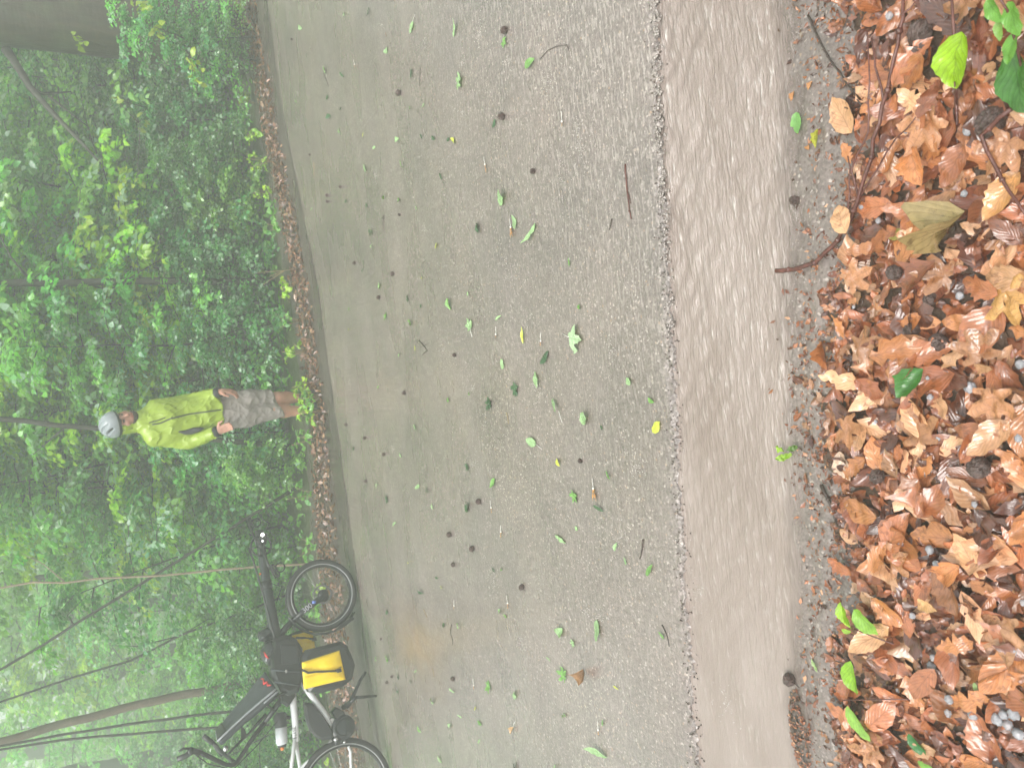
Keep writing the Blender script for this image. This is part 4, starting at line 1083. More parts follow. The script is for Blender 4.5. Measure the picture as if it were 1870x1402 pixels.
# ------------------------------------------------------------------ the recumbent tandem
F0 = G(655, 1086); R0_ = G(721, 1440)
AX = unit(F0 - R0_); BN = np.cross(AX, [0, 0, 1.0]); BN = BN if np.dot(BN, CP - F0) > 0 else -BN
def bp(x, y, off=0.0): return onplane(x, y, F0 + BN * off, BN)
M['tyre'] = simple('wet_tyre', (0.018, 0.018, 0.018), 0.35, 0, 0.2, 60, 0.3, 150)
M['black_paint'] = simple('black_paint', (0.012, 0.014, 0.014), 0.25, 0.2, 0.1, 10)
M['boom_paint'] = simple('dark_grey_paint', (0.03, 0.036, 0.036), 0.3, 0.3, 0.1, 10)
M['white_paint'] = simple('white_paint', (0.72, 0.73, 0.74), 0.25, 0, 0.04, 10)
M['metal'] = simple('grey_metal', (0.5, 0.5, 0.5), 0.25, 1.0, 0.1, 40)
M['dark_metal'] = simple('dark_metal', (0.2, 0.2, 0.2), 0.3, 1.0, 0.1, 40)
M['reflex'] = simple('reflective_band', (0.42, 0.43, 0.43), 0.3, 0.3, 0.1, 40)
M['seat_cloth'] = simple('dark_seat_cloth', (0.045, 0.052, 0.060), 0.6, 0, 0.2, 30, 0.3, 120)
M['piping'] = simple('pale_piping', (0.30, 0.32, 0.34), 0.4)
M['black_tarp'] = simple('black_tarpaulin', (0.008, 0.009, 0.009), 0.3, 0, 0.2, 12, 0.4, 30)
M['yellow_tarp'] = simple('yellow_tarpaulin', (0.85, 0.60, 0.006), 0.28, 0, 0.06, 10, 0.5, 22)
M['red_print'] = simple('red_print', (0.6, 0.03, 0.03), 0.5)
M['white_print'] = simple('white_print', (0.42, 0.42, 0.45), 0.5)
M['blue_print'] = simple('blue_print', (0.15, 0.22, 0.6), 0.5)
M['dark_print'] = simple('dark_print', (0.05, 0.05, 0.05), 0.5)
M['bottle'] = simple('pale_bottle', (0.55, 0.58, 0.60), 0.25, 0, 0.08, 30)
M['orange_plastic'] = simple('orange_plastic', (0.8, 0.2, 0.02), 0.35)
lm = NT('lit_lamp'); lm.p(Base__Color=(1, 1, 1, 1), Roughness=0.1); lm.b.inputs['Emission Color'].default_value = (1, 0.98, 0.92, 1); lm.b.inputs['Emission Strength'].default_value = 3.0; M['lamp'] = lm.m

bike = empty('recumbent_tandem', (F0 + R0_) / 2 * [1, 1, 0], 'white and black recumbent tandem bicycle parked on the leaf strip', 'bicycle')
def wheel(name, c, Rw, tyre_r, rotor):
    w = MB(); w.torus(c, BN, Rw - tyre_r, tyre_r, 72, 14); root = w.build('tyre', M['tyre'], None, loc=c); root.name = name
    root.parent = bike; root.location = tuple(c - world_loc(bike)); root.name = name
    a = MB(); 
    for sd in (-1, 1): a.torus(c + BN * sd * tyre_r * 0.82, BN, Rw - tyre_r * 1.62, 0.0035, 72, 6)
    a.build('reflective_ring', M['reflex'], root)
    a = MB(); a.torus(c, BN, Rw - tyre_r * 2.05, 0.013, 72, 8); a.build('rim', M['black_paint'], root)
    a = MB(); a.tube([c - BN * .055, c + BN * .055], .022, 16); a.torus(c + BN * .032, BN, .02, .008, 20, 6); a.torus(c - BN * .032, BN, .02, .008, 20, 6); a.build('hub', M['black_paint'], root)
    a = MB(); up = np.array([0, 0, 1.0])
    for k in range(32):
        t = 2 * math.pi * k / 32; sd = 1 if k % 2 else -1; t2 = t + sd * 0.5 * (1 if k % 4 < 2 else -1)
        d = AX * math.cos(t) + up * math.sin(t); d2 = AX * math.cos(t2) + up * math.sin(t2)
        a.tube([c + BN * sd * .03 + d2 * .022, c + d * (Rw - tyre_r * 2.0)], 0.0011, 4, False)
    a.build('spokes', M['metal'], root)
    if rotor:
        a = MB(); o = c + BN * .045; a.torus(o, BN, .070, .008, 40, 6, sx=.12)
        for k in range(5):
            t = k * math.pi / 2.5; d = AX * math.cos(t) + up * math.sin(t); d2 = AX * math.cos(t + .5) + up * math.sin(t + .5); a.tube([o + d * .015, o + d2 * .066], .005, 4)
        a.build('brake_disc', M['dark_metal'], root)
    return root
def fit(c_px, edge_px): 
    c = bp(*c_px); r = np.linalg.norm(bp(*edge_px) - c); return c, r
cf, Rf = fit((591, 1085), (655, 1086)); cf[2] = Rf + 0.008
cr_, Rr = fit((636, 1441), (722, 1441)); cr_[2] = Rr + 0.008
wheel('front_wheel', cf, Rf, 0.027, True); wheel('rear_wheel', cr_, Rr, 0.027, False)
def part(name, mat, fn, parent=None):
    mb = MB(); fn(mb); return mb.build(name, M[mat], parent or bike)
T = lambda *px: [bp(*q) for q in px]
boom = part('boom', 'boom_paint', lambda m: m.tube(T((508, 1178), (499, 1140), (487, 1070), (478, 1005), (473, 968)), [.046, .044, .038, .035, .032], 20))
part('boom_clamp', 'black_paint', lambda m: m.tube(T((489, 1076), (485.5, 1060)), .043, 20), boom)
lampb = part('headlight', 'black_paint', lambda m: m.tube([bp(482, 993), bp(481, 985, .03), bp(480, 976, .05)], [.018, .03, .032], 16))
part('lens', 'lamp', lambda m: m.ball(bp(479.5, 977, .068), (.019, .012, .014)), lampb)
part('lens', 'lamp', lambda m: m.ball(bp(479.5, 987.5, .055), .006), lampb)
part('mount', 'black_paint', lambda m: m.tube([bp(476, 992), bp(480, 990, .03)], .012, 8), lampb)
bb0 = bp(475, 999)
crank = part('stoker_crank', 'black_paint', lambda m: (m.tube([bb0 - BN * .08, bb0 + BN * .1], .018, 12), m.tube([bb0 + BN * .09, bp(489, 1030, .1), bp(498, 1043, .1)], [.013, .012, .011], 8), m.tube([bb0 - BN * .08, bp(456, 962, -.1)], [.013, .011], 8)))
ring = part('chainring', 'black_paint', lambda m: (m.torus(bb0 + BN * .065, BN, .078, .0085, 48, 8, sx=.7), [m.tube([bb0 + BN * .065, bb0 + BN * .065 + AX * .075 * math.cos(t) + np.array([0, 0, .075 * math.sin(t)])], .007, 5) for t in np.arange(5) * 1.2566 + .4]), crank)
def pedal(m, c, tilt=0.4):
    u = unit(AX * math.cos(tilt) + np.array([0, 0, math.sin(tilt)])); w = np.cross(BN, u)
    m.tube([c - BN * .02, c + BN * .1], .008, 8)
    for o in (.01, .095):
        m.tube([c + BN * o + u * .05 + w * .012, c + BN * o - u * .05 + w * .012, c + BN * o - u * .05 - w * .012, c + BN * o + u * .05 - w * .012, c + BN * o + u * .05 + w * .012], .006, 5)
    for s_ in (-1, 1): m.tube([c + BN * .0 + u * .05 * s_, c + BN * .1 + u * .05 * s_], .01, 6)
    m.torus(c + BN * .05 - w * .05, BN, .035, .006, 16, 5)
part('pedal', 'black_paint', lambda m: pedal(m, bp(500, 1044, .1)), crank)
part('pedal', 'black_paint', lambda m: pedal(m, bp(456, 960, -.2), .2), crank)
part('reflector', 'orange_plastic', lambda m: m.ball(bp(475, 1047.5, .045), (.009, .009, .009)), boom)
part('chain_tube', 'black_paint', lambda m: m.tube([bp(454, 1000, .065), bp(462, 1022, .065), bp(470, 1048, .06), bp(482, 1090, .055), bp(497, 1150, .05), bp(520, 1220, .05)], .008, 8))
part('cable', 'black_paint', lambda m: (m.tube([bp(490, 1062, .02), bp(504, 1068, .03), bp(515, 1070, .0), bp(505, 1100, 0)], .004, 6), m.tube([bp(468, 952), bp(478, 948, .05), bp(492, 955, .05), bp(486, 968, .02)], .004, 6)))
# suspension fork, with the number on its near leg
fork = part('fork', 'black_paint', lambda m: (m.tube(T((506, 1166), (522, 1146), (540, 1128)), [.03, .026, .026], 14), m.tube([bp(541, 1127, -.075), bp(541, 1127, .075)], .022, 12),
    [m.tube([bp(541, 1127, o), bp(560, 1111, o), bp(585, 1092, o), cf + BN * o], [.019, .0235, .0235, .02], 14) for o in (-.068, .068)]))
part('dropout', 'black_paint', lambda m: (m.ball(cf + BN * .06, (.04, .03, .045)), m.tube([cf - BN * .075, cf + BN * .085], .01, 10), m.ball(cf + BN * .045 - AX * .03, (.03, .02, .05))), fork)
def text_mesh(name, body, p0, ex, ey, size, mat, parent, depth_=0.001):
    cu = bpy.data.curves.new(name, 'FONT'); cu.body = body; cu.size = 1.0; cu.extrude = 0.01; cu.align_x = 'CENTER'; cu.align_y = 'CENTER'
    ob = bpy.data.objects.new(name, cu); COL.objects.link(ob); bpy.context.view_layer.update()
    me = bpy.data.meshes.new_from_object(ob.evaluated_get(bpy.context.evaluated_depsgraph_get())); bpy.data.objects.remove(ob); bpy.data.curves.remove(cu)
    ex, ey = unit(np.asarray(ex)), unit(np.asarray(ey)); ez = np.cross(ex, ey); b_ = world_loc(parent)
    for v in me.vertices:
        c = np.array(v.co); v.co = tuple(p0 - b_ + (ex * c[0] + ey * c[1]) * size + ez * (c[2] * 0.1))
    me.materials.clear(); return link(name, me, M[mat], parent)
e1 = bp(574, 1100, .092) - bp(549, 1120, .092)
text_mesh('number', '300', bp(561, 1110, .0935), e1, np.cross(BN, unit(e1)), .058, 'white_print', fork)
part('decal', 'blue_print', lambda m: m.patch(bp(570, 1097, .0925), bp(577, 1096, .0925), bp(577, 1101, .0925), bp(570, 1102, .0925), 2, 2, None, BN * .001), fork)
# mudguard over the rear half of the front wheel
def guard(m):
    up = np.array([0, 0, 1.0]); Rg = Rf + .022; n = 26; V = []; Fq = []
    for i in range(n + 1):
        t = math.pi * (0.62 + 0.66 * i / n); d = AX * math.cos(t) + up * math.sin(t)
        for w_, dz in ((-.036, -.012), (-.025, 0), (0, .004), (.025, 0), (.036, -.012)): V.append(cf + d * (Rg + dz) + BN * w_)
        for w_, dz in ((.033, -.014), (.023, -.003), (0, .001), (-.023, -.003), (-.033, -.014)): V.append(cf + d * (Rg + dz) + BN * w_)
    for i in range(n):
        for k in range(10): k2 = (k + 1) % 10; Fq.append((i * 10 + k, i * 10 + k2, (i + 1) * 10 + k2, (i + 1) * 10 + k))
    m.add(V, Fq)
gd_ = part('mudguard', 'black_paint', guard)
part('mud_flap', 'black_tarp', lambda m: m.prism([bp(612, 1152), bp(626, 1146), bp(646, 1130), bp(642, 1126), bp(622, 1138)], -.035, .035, BN, .004), gd_)
# main frame
frame = part('frame', 'white_paint', lambda m: (
    m.tube(T((522, 1225), (534, 1268), (539, 1320), (540, 1354)), [.027, .027, .025, .022], 18),
    m.tube(T((545, 1235), (567, 1267), (590, 1299), (609, 1329)), .024, 18),
    [m.tube([bp(539, 1346, o * .3), bp(a, 1402, o), bp(a2, 1440, o)], [.016, .013, .011], 12) for o, a, a2 in ((.03, 532, 524), (-.03, 548, 560))],
    m.tube(T((606, 1352), (592, 1367), (556, 1396), (530, 1425), (500, 1452)), .0155, 14),
    [m.tube([bp(636, 1362, o), bp(640, 1372, o), bp(641, 1400, o), bp(638, 1441, o)], .0105, 10) for o in (.05, -.05)]))
e1 = bp(541, 1352, .027) - bp(537, 1320, .027)
text_mesh('lettering', 'HASE', bp(538.7, 1337, .0265), -e1, np.cross(BN, -unit(e1)), .036, 'dark_print', frame)
part('bracket', 'metal', lambda m: (m.prism([bp(600, 1312), bp(606, 1308), bp(614, 1318), bp(616, 1330), bp(611, 1334)], -.03, .03, BN, .006)), frame)
motor = part('motor', 'black_paint', lambda m: (m.tube([bp(627, 1327, -.055), bp(627, 1327, -.045), bp(627, 1327, .05), bp(627, 1327, .062)], [.07, .09, .09, .07], 32), m.prism([bp(603, 1300), bp(612, 1290), bp(626, 1298), bp(632, 1310), bp(615, 1318)], -.04, .045, BN, .01), m.ball(bp(616, 1350, .02), (.04, .05, .04)), m.torus(bp(627, 1327, .065), BN, .062, .006, 32, 6)))
part('bolt', 'metal', lambda m: (m.ball(bp(613, 1349, .06), .018), m.ball(bp(629, 1354, .05), .012)), motor)
part('frame_bag', 'black_cloth', lambda m: m.prism(T((554, 1285), (562, 1282), (571, 1284), (581, 1296), (592, 1311), (601, 1324), (608, 1340), (605, 1349), (588, 1351), (576, 1345), (566, 1334), (559, 1316)), -.05, .05, BN, .02))
stand = part('kickstand', 'black_paint', lambda m: (m.tube([bp(626, 1292), bp(640, 1281, .05), bp(657, 1243, .06), bp(668, 1226, .08)], [.02, .016, .012, .011], 10), m.tube([bp(634, 1290, .05), bp(642, 1279, .11), bp(650, 1273, .14)], [.016, .016, .014], 10), m.tube([bp(650, 1273, .14), G(690, 1269) + [0, 0, .014]], [.012, .010], 10)))
# stoker seat
nb = [bp(504, 1256, .17), bp(397, 1351, .17), bp(394, 1333, -.17), bp(483, 1225, -.17)]
down = unit(np.cross(nb[1] - nb[0], nb[3] - nb[0])); down = down if down[2] < 0 else -down
def dish(u, v): return (-(np.sin(np.pi * v) ** 0.8 * -0.012) * np.sin(np.pi * np.clip(u, .02, 1)))[..., None] * down + (0.004 * wnoise(np.stack([u * 1.2, v], -1), .3, 6))[..., None] * down
back = part('seat_back', 'seat_cloth', lambda m: m.patch(nb[0], nb[1], nb[2], nb[3], 18, 12, dish, down * .05))
part('piping', 'piping', lambda m: (m.tube([nb[0] + (nb[1] - nb[0]) * t + BN * .004 + down * (.006 - .01 * math.sin(3.1 * t)) for t in np.linspace(0, 1, 10)] + [nb[2] + down * .004], .0075, 6), m.tube([nb[0] + (nb[1] - nb[0]) * t + BN * .004 + down * (.03 - .005 * math.sin(3.1 * t)) for t in np.linspace(0, .25, 5)], .006, 6)), back)
zz_ = [nb[0] * (1 - b_) * (1 - a_) + nb[1] * a_ * (1 - b_) + nb[3] * b_ * (1 - a_) + nb[2] * a_ * b_ - down * .012 for a_, b_ in ((.03, .2), (.07, .3), (.05, .45), (.1, .5), (.07, .7), (.1, .8))]
part('red_mark', 'red_print', lambda m: m.tube(zz_, [.004, .009, .006, .010, .006, .004], 5), back)
part('head_patch', 'black_cloth', lambda m: m.patch(nb[1] + (nb[0] - nb[1]) * .16 - down * .008, nb[1] - down * .004, nb[2] - down * .004, nb[2] + (nb[3] - nb[2]) * .12 - down * .008, 5, 8, None, down * .006), back)
part('seat_frame', 'black_paint', lambda m: ([m.tube([bp(524, 1262, o), bp(500, 1275, o), bp(447, 1318, o), bp(404, 1358, o)], .011, 10) for o in (.13, -.13)], m.tube([bp(447, 1318, .13) , bp(447, 1318, -.13)], .009, 8), m.tube([bp(512, 1268, .13), bp(512, 1268, -.13)], .009, 8), m.tube([bp(487, 1286, .1), bp(500, 1297, .04)], .009, 8)))
part('seat_base', 'black_tarp', lambda m: (m.prism(T((496, 1168), (518, 1160), (536, 1166), (548, 1185), (549, 1235), (541, 1263), (524, 1270), (508, 1262), (495, 1232), (490, 1200)), -.15, .15, BN, .03), m.prism(T((510, 1235), (535, 1240), (538, 1270), (524, 1290), (512, 1282)), -.06, .08, BN, .02)))
part('seat_pocket', 'black_cloth', lambda m: m.prism(T((508, 1178), (536, 1180), (540, 1212), (510, 1214)), .148, .162, BN, .006))
part('strap', 'seat_cloth', lambda m: [m.tube([bp(a, b_, .06), bp(a + 3, b_ + 1, .158), bp(c_, d_, .158), bp(c_ + 3, d_, .08)], .006, 6) for a, b_, c_, d_ in ((494, 1222, 546, 1226), (500, 1244, 545, 1250))])
part('buckle', 'metal', lambda m: m.prism(T((515, 1223), (519, 1223), (519, 1229), (515, 1229)), .158, .17, BN, .002))
# pilot steering
bar = part('handlebar', 'black_paint', lambda m: (m.tube([bp(524, 1268), bp(513, 1277), bp(484, 1318)], [.024, .022, .019], 14), m.tube([bp(484, 1318), bp(458, 1352), bp(444, 1374), bp(434, 1389, .03), bp(426, 1396, .06), bp(414, 1396, .12), bp(402, 1391, .2), bp(390, 1385, .26), bp(378, 1379, .3), bp(365, 1373, .33)], [.018, .017, .016, .0155, .0155, .0155, .0155, .0155, .0155, .0155], 12),
    m.tube([bp(430, 1393, 0), bp(424, 1388, -.1), bp(413, 1379, -.2), bp(402, 1370, -.27), bp(392, 1359, -.31), bp(384, 1352, -.32)], .0145, 12), m.tube([bp(486, 1303), bp(455, 1338), bp(428, 1364), bp(416, 1377, .02)], [.012, .010, .009, .009], 8)))
part('grip', 'tyre', lambda m: m.tube([bp(366, 1374, .33), bp(352, 1370, .34), bp(340, 1379, .34), bp(323, 1386, .34)], [.019, .022, .019, .019], 14), bar)
part('grip', 'tyre', lambda m: m.tube([bp(388, 1356, -.315), bp(378, 1348, -.32), bp(371, 1343, -.32)], .019, 14), bar)
part('brake_lever', 'black_paint', lambda m: (m.tube([bp(352, 1372, .34), bp(345, 1366, .37), bp(335, 1366, .4), bp(326, 1372, .4)], .008, 8), m.ball(bp(348, 1371, .36), (.03, .025, .022))), bar)
part('brake_lever', 'black_paint', lambda m: m.tube([bp(390, 1360, -.31), bp(398, 1372, -.3), bp(406, 1380, -.29)], .007, 8), bar)
part('bell', 'metal', lambda m: m.ball(bp(412, 1366, -.2), (.026, .026, .02)), bar)
part('bracket', 'black_paint', lambda m: m.prism(T((440, 1325), (447, 1330), (452, 1345), (440, 1348)), -.012, .012, BN, .003), bar)
part('cable', 'black_paint', lambda m: (m.tube([bp(350, 1372, .34), bp(380, 1394, .3), bp(425, 1405, .1), bp(470, 1360, .05), bp(520, 1300, .03)], .004, 6), m.tube([bp(575, 1268, .05), bp(590, 1262, .06), bp(604, 1252, .06), bp(612, 1245, .05)], .006, 6)), bar)

# luggage hung on the tandem
def pannier(outline, o0, o1, panel, strap, label, facing=1):
    c = np.mean([bp(x, y, (o0 + o1) / 2) for x, y in outline], 0)
    root = empty('pannier', c, label, 'pannier bag', 'panniers on the tandem')
    m = MB(); m.prism([bp(x, y, 0) for x, y in outline], o0, o1, BN, .035); m.build('shell', M['black_tarp'], root)
    A, B, C, D = [bp(x, y, o1 + .003) for x, y in panel]
    def puff(u, v):
        e = (np.clip(np.minimum(np.minimum(u, 1 - u), np.minimum(v, 1 - v)) / .12, 0, 1)) ** .5
        w = wnoise(np.stack([u * .7, v * 1.1], -1), .9, 17); cr = np.abs(wnoise(np.stack([u * .25 + v, v - u * .3], -1), 1.0, 23))
        return (.018 * e + .008 * e * w - .007 * e * (cr < .22) - .01 * np.exp(-((v - .55) / .035) ** 2) * e)[..., None] * BN + (.03 * np.sin(6 * v) * 0)[..., None] * BN
    m = MB(); m.patch(A, B, C, D, 26, 26, puff, -BN * .004); m.build('panel', M['yellow_tarp'], root)
    s_ = MB(); P = [bp(x, y, o1 + .022) for x, y in strap]
    q = np.array(P); s_.tube([p for p in P], [.009] * len(P), 6); so = s_.build('strap', M['black_cloth'], root)
    k = MB(); k.prism([P[-1] + AX * a - np.array([0, 0, 1.0]) * b_ for a, b_ in ((-.012, -.02), (.018, -.03), (.018, .012), (-.012, .015))], -.004, .012, BN, .003); k.build('buckle', M['black_paint'], root)
    k = MB(); k.tube([bp(x, y, o0 + .04) for x, y in ((outline[0][0] - 2, outline[0][1] + 6), (outline[-1][0] - 8, (outline[0][1] + outline[-1][1]) / 2), (outline[-1][0] - 2, outline[-1][1] - 4))], .009, 6); k.build('handle', M['black_cloth'], root)
pannier([(542, 1200), (552, 1188), (580, 1181), (611, 1173), (622, 1180), (631, 1198), (637, 1215), (632, 1240), (614, 1254), (580, 1264), (556, 1263), (546, 1245)], .10, .27,
        [(551, 1209), (620, 1187), (631, 1240), (555, 1258)], [(550, 1222), (563, 1228), (576, 1226), (605, 1225), (620, 1224)], 'black and yellow pannier with a black strap on the near side of the tandem')
pannier([(526, 1160), (545, 1150), (560, 1146), (574, 1150), (580, 1165), (581, 1188), (560, 1195), (532, 1192)], -.27, -.11,
        [(533, 1160), (570, 1150), (577, 1188), (541, 1192)], [(540, 1164), (556, 1164), (575, 1167)], 'black and yellow pannier half hidden on the far side of the tandem behind its fork')
bag = empty('bag', bp(492, 1190, 0), 'black rounded bag with a small red mark lying on the front of the tandem seat', 'bag')
def blob(c, r, mat, name, par, seed):
    m = MB(); m.ball(c, r, 36, 24, np.stack([AX, BN, [0, 0, 1]]), .09, seed); m.build(name, M[mat], par)
blob(bp(496, 1192, .02), (.10, .115, .075), 'black_tarp', 'shell', bag, 3)
blob(bp(489, 1158, -.02), (.05, .07, .075), 'black_tarp', 'pocket', bag, 4)
m = MB(); m.tube([bp(482, 1190, .115), bp(486, 1197, .125), bp(490, 1202, .13)], [.003, .009, .004], 6); m.build('red_mark', M['red_print'], bag)
m = MB(); m.tube([bp(487, 1201, .128), bp(486, 1207, .125)], [.008, .005], 6); m.build('white_mark', M['white_print'], bag)
bt = empty('water_bottle', bp(514, 1332, .0), 'pale water bottle with a black sleeve lying flat above the white top tube', 'bottle')
m = MB(); m.tube([bp(513, 1326), bp(514.5, 1354), bp(515, 1359)], [.043, .043, .036], 20); m.build('body', M['bottle'], bt)
m = MB(); m.tube([bp(512, 1300), bp(512, 1304), bp(513, 1327)], [.03, .046, .0455], 20); m.tube([bp(519, 1308), bp(530, 1310)], .014, 8); m.build('sleeve', M['black_cloth'], bt)
m = MB(); m.tube([bp(515, 1358), bp(515.2, 1363)], [.037, .03], 20); m.build('cap', M['black_paint'], bt)
m = MB(); m.ball(bp(515.5, 1366), .014); m.build('spout', M['orange_plastic'], bt)

# ------------------------------------------------------------------ fallen leaves, husks, keys and twigs on the road
GREEN = {'pale': (0.30, 0.46, 0.22), 'green': (0.17, 0.34, 0.09), 'dark': (0.06, 0.12, 0.055), 'yellow': (0.48, 0.52, 0.07), 'orange': (0.62, 0.30, 0.10), 'brown': (0.22, 0.11, 0.06), 'tan': (0.5, 0.3, 0.14)}
def flat_leaf(name, loc, L, W, az, col, mat, label, cat='leaf', group=None, shape='oval', curl=0.2, fold=0.15, bend=0.4, stem=0.0, tiltx=0.0, tilty=0.0, seed=0, lift=0.003, det=10, torn=0.08):
    V, F, UV = (leaf_oval(L, W, det, 5, curl, fold, bend, 0.03 * L, seed, 1, 0.03, torn) if shape == 'oval' else leaf_maple(L, 50, 4, .05, .12, seed, 5 if shape == 'maple' else 3))
    V = np.array(V)
    if shape == 'oval': V[:, 0] -= L / 2
    m = rotm(tiltx, tilty, az); V = V @ m.T
    sv = None
    V[:, 2] += lift - V[:, 2].min()
    mb = MB(); mb.add(V + loc, F, UV, np.array(col))
    if stem:
        d = m @ np.array([1.0, 0, 0]); n = m @ np.array([0, 1.0, 0])
        s0 = (np.array(loc) + (-d * L / 2 if shape == 'oval' else 0) + [0, 0, lift + .003]); mb.tube([s0, s0 - d * stem * .5 + n * stem * .06 + [0, 0, .002], s0 - d * stem + n * stem * .16], [.0016, .0013, .0012], 4)
    o = mb.build(name, mat, None, loc=loc, uv=True, col=True)
    return tag(o, label, cat, group)
def im_angle(x, y, px, py, z=0.0):
    """ground direction of an image direction at a pixel"""
    a, b_ = G(x, y, z), G(x + px, y + py, z); return math.atan2(b_[1] - a[1], b_[0] - a[0])
# x, y on the photo, colour, shape (o oval, n narrow, m maple, r rounded), length in cm
RL = """532 24 dark n 5;551 51 pale r 6;630 26 pale o 4;675 24 dark n 6;753 51 pale o 7s;834 51 pale n 9;921 76 green m 4;707 93 pale r 4;707 63 brown n 3;971 116 green o 6
596 127 pale o 7s;627 137 dark n 7;753 135 dark o 5;839 151 pale m 7;751 197 green n 5;774 193 pale n 3;904 226 dark o 4;541 185 green n 7;599 178 dark o 6;603 214 dark r 6;625 199 dark o 4
728 256 pale r 4;771 249 dark o 3;793 252 dark o 4;820 255 dark o 3;830 257 yellow o 5;665 245 yellow n 4;685 270 pale o 4;620 240 pale o 4;738 301 green n 6;668 310 pale m 5;806 322 dark n 5
920 360 pale o 9;633 368 dark r 4;671 377 dark o 5;705 360 green o 5;731 366 green n 7;762 380 pale n 4;875 416 dark o 6;942 406 pale o 6;973 428 pale n 11;680 425 dark o 6;798 449 yellow n 5;575 450 pale o 4;681 449 pale r 3;570 382 pale n 5;558 370 dark n 5
582 525 dark o 4;663 494 dark n 5;695 522 pale o 7;772 506 yellow n 4;746 545 dark o 5;823 555 green r 6;770 559 dark o 3;857 537 pale o 3;638 564 green o 4;707 578 green m 5;753 588 green r 5;914 580 pale n 4;638 601 yellow n 5;861 597 pale m 6s
957 612 yellow n 7;998 652 dark o 7;920 664 pale o 5;982 692 pale o 7;945 712 dark m 6;1017 737 pale n 7s;861 718 green n 4;895 733 dark m 6;759 636 yellow n 3;730 648 pale n 5;692 706 green o 3;819 729 green m 3;759 777 pale m 4;974 806 pale r 6s;1022 843 yellow o 4
903 881 green o 6;855 850 dark m 4;733 830 pale o 4;647 818 dark o 5;676 859 pale n 4;691 885 pale n 7;765 888 pale o 5;781 894 dark o 4;707 912 dark m 6;793 924 pale n 5;855 926 dark o 9;1051 902 green m 5;1043 477 green n 4;1151 695 pale o 4;1191 730 green o 3
1201 779 yellow r 5;1071 761 pale o 7;1113 866 green n 4;1098 927 dark n 5;723 956 pale o 5;1025 984 pale n 8;1054 964 pale r 2;747 1026 yellow o 3;903 1040 dark n 4;917 1038 green r 2;799 1054 dark n 4;807 1071 yellow n 4;771 1080 dark n 7;915 1115 pale n 6;924 1124 green o 3
708 1117 dark r 4;811 1141 dark o 5;840 1141 pale o 5;1025 1153 pale o 7;1093 1150 pale o 8;1047 1175 pale m 3;1003 1202 pale n 3;1033 1232 green m 6;691 1201 pale n 8;710 1203 green m 6;761 1225 pale n 5;728 1234 dark o 6;751 1244 dark o 4;895 1251 green m 6;828 1259 pale n 6;793 1278 pale n 10;942 1268 pale o 6
728 1263 dark r 4;869 1292 yellow n 4;842 1306 pale n 4;877 1319 green o 5;1031 1306 green n 4;768 1330 green o 5;727 1335 dark n 5;824 1347 dark n 4;823 1324 pale o 5;877 1352 pale o 3;805 1384 pale o 5;1016 1398 pale n 5;1095 1369 pale n 11;942 1398 dark o 5;1129 997 pale o 3;1144 1023 pale o 3;1189 1040 green n 6
1127 1254 yellow n 3;1033 1304 green n 3;1103 1318 green n 4;1211 1158 green o 3;1060 560 green r 2;1100 780 dark o 2"""
rl = random.Random(3)
COLW = {'pale': 'pale green', 'green': 'mid green', 'dark': 'dark green', 'yellow': 'yellow', 'brown': 'brown'}
SHW = {'o': 'oval', 'n': 'narrow', 'm': 'ragged lobed', 'r': 'round'}
for item in RL.replace('\n', ';').split(';'):
    x, y, c, sh, L = item.split(); x, y = int(x), int(y); stem = 0.05 if L.endswith('s') else 0.0; L = float(L.rstrip('s')) / 100 * 1.08
    p = G(x, y); p[2] = 0.001
    W = L * {'o': .55, 'n': .28, 'm': .8, 'r': .8}[sh] * rl.uniform(.85, 1.15)
    az = im_angle(x, y, rl.uniform(-8, 14), 10) + (math.pi if rl.random() < .5 else 0)
    zone = 'close to the far edge of the wet road' if x < 700 else 'in the middle of the wet road' if x < 900 else 'on the near half of the wet road' if x < 1110 else 'beside the crack along the stream'
    lab = f"{COLW[c]} {SHW[sh]} leaf{' with stalk' if stem else ''} {zone}"
    col = np.array(GREEN[c]) * rl.uniform(.8, 1.2)
    flat_leaf('fallen_leaf', p, L, W, az, col, M['green_leaf'], lab, 'leaf', lab.replace('leaf', 'leaves', 1), 'maple' if sh == 'm' else 'oval', rl.uniform(-.3, .4), rl.uniform(0, .35), rl.uniform(-.5, .8), stem, rl.gauss(0, .12), rl.gauss(0, .1), rl.randrange(99), .003, 8)
p = G(1047, 617); p[2] = .001
flat_leaf('fallen_leaf', p, .105, .1, im_angle(1047, 617, 12, 2), (.42, .58, .34), M['green_leaf'], 'largest pale lobed maple leaf with a long stalk on the near road', 'leaf', None, 'tri', stem=.07, seed=4)
p = G(1072, 1238); p[2] = .001
flat_leaf('fallen_leaf', p, .075, .055, im_angle(1072, 1238, 3, 10), (.42, .23, .11), M['dead_leaf'], 'curled orange brown dead leaf alone on the wet road', 'leaf', None, 'oval', 1.2, .5, 1.3, seed=8)
p = G(938, 1332); p[2] = .001
flat_leaf('fallen_leaf', p, .05, .03, im_angle(938, 1332, -2, 10), (.45, .28, .13), M['dead_leaf'], 'small tan leaf with a thin stalk on the road at the photo bottom', 'leaf', None, 'oval', .5, .5, .5, stem=.05, seed=9)
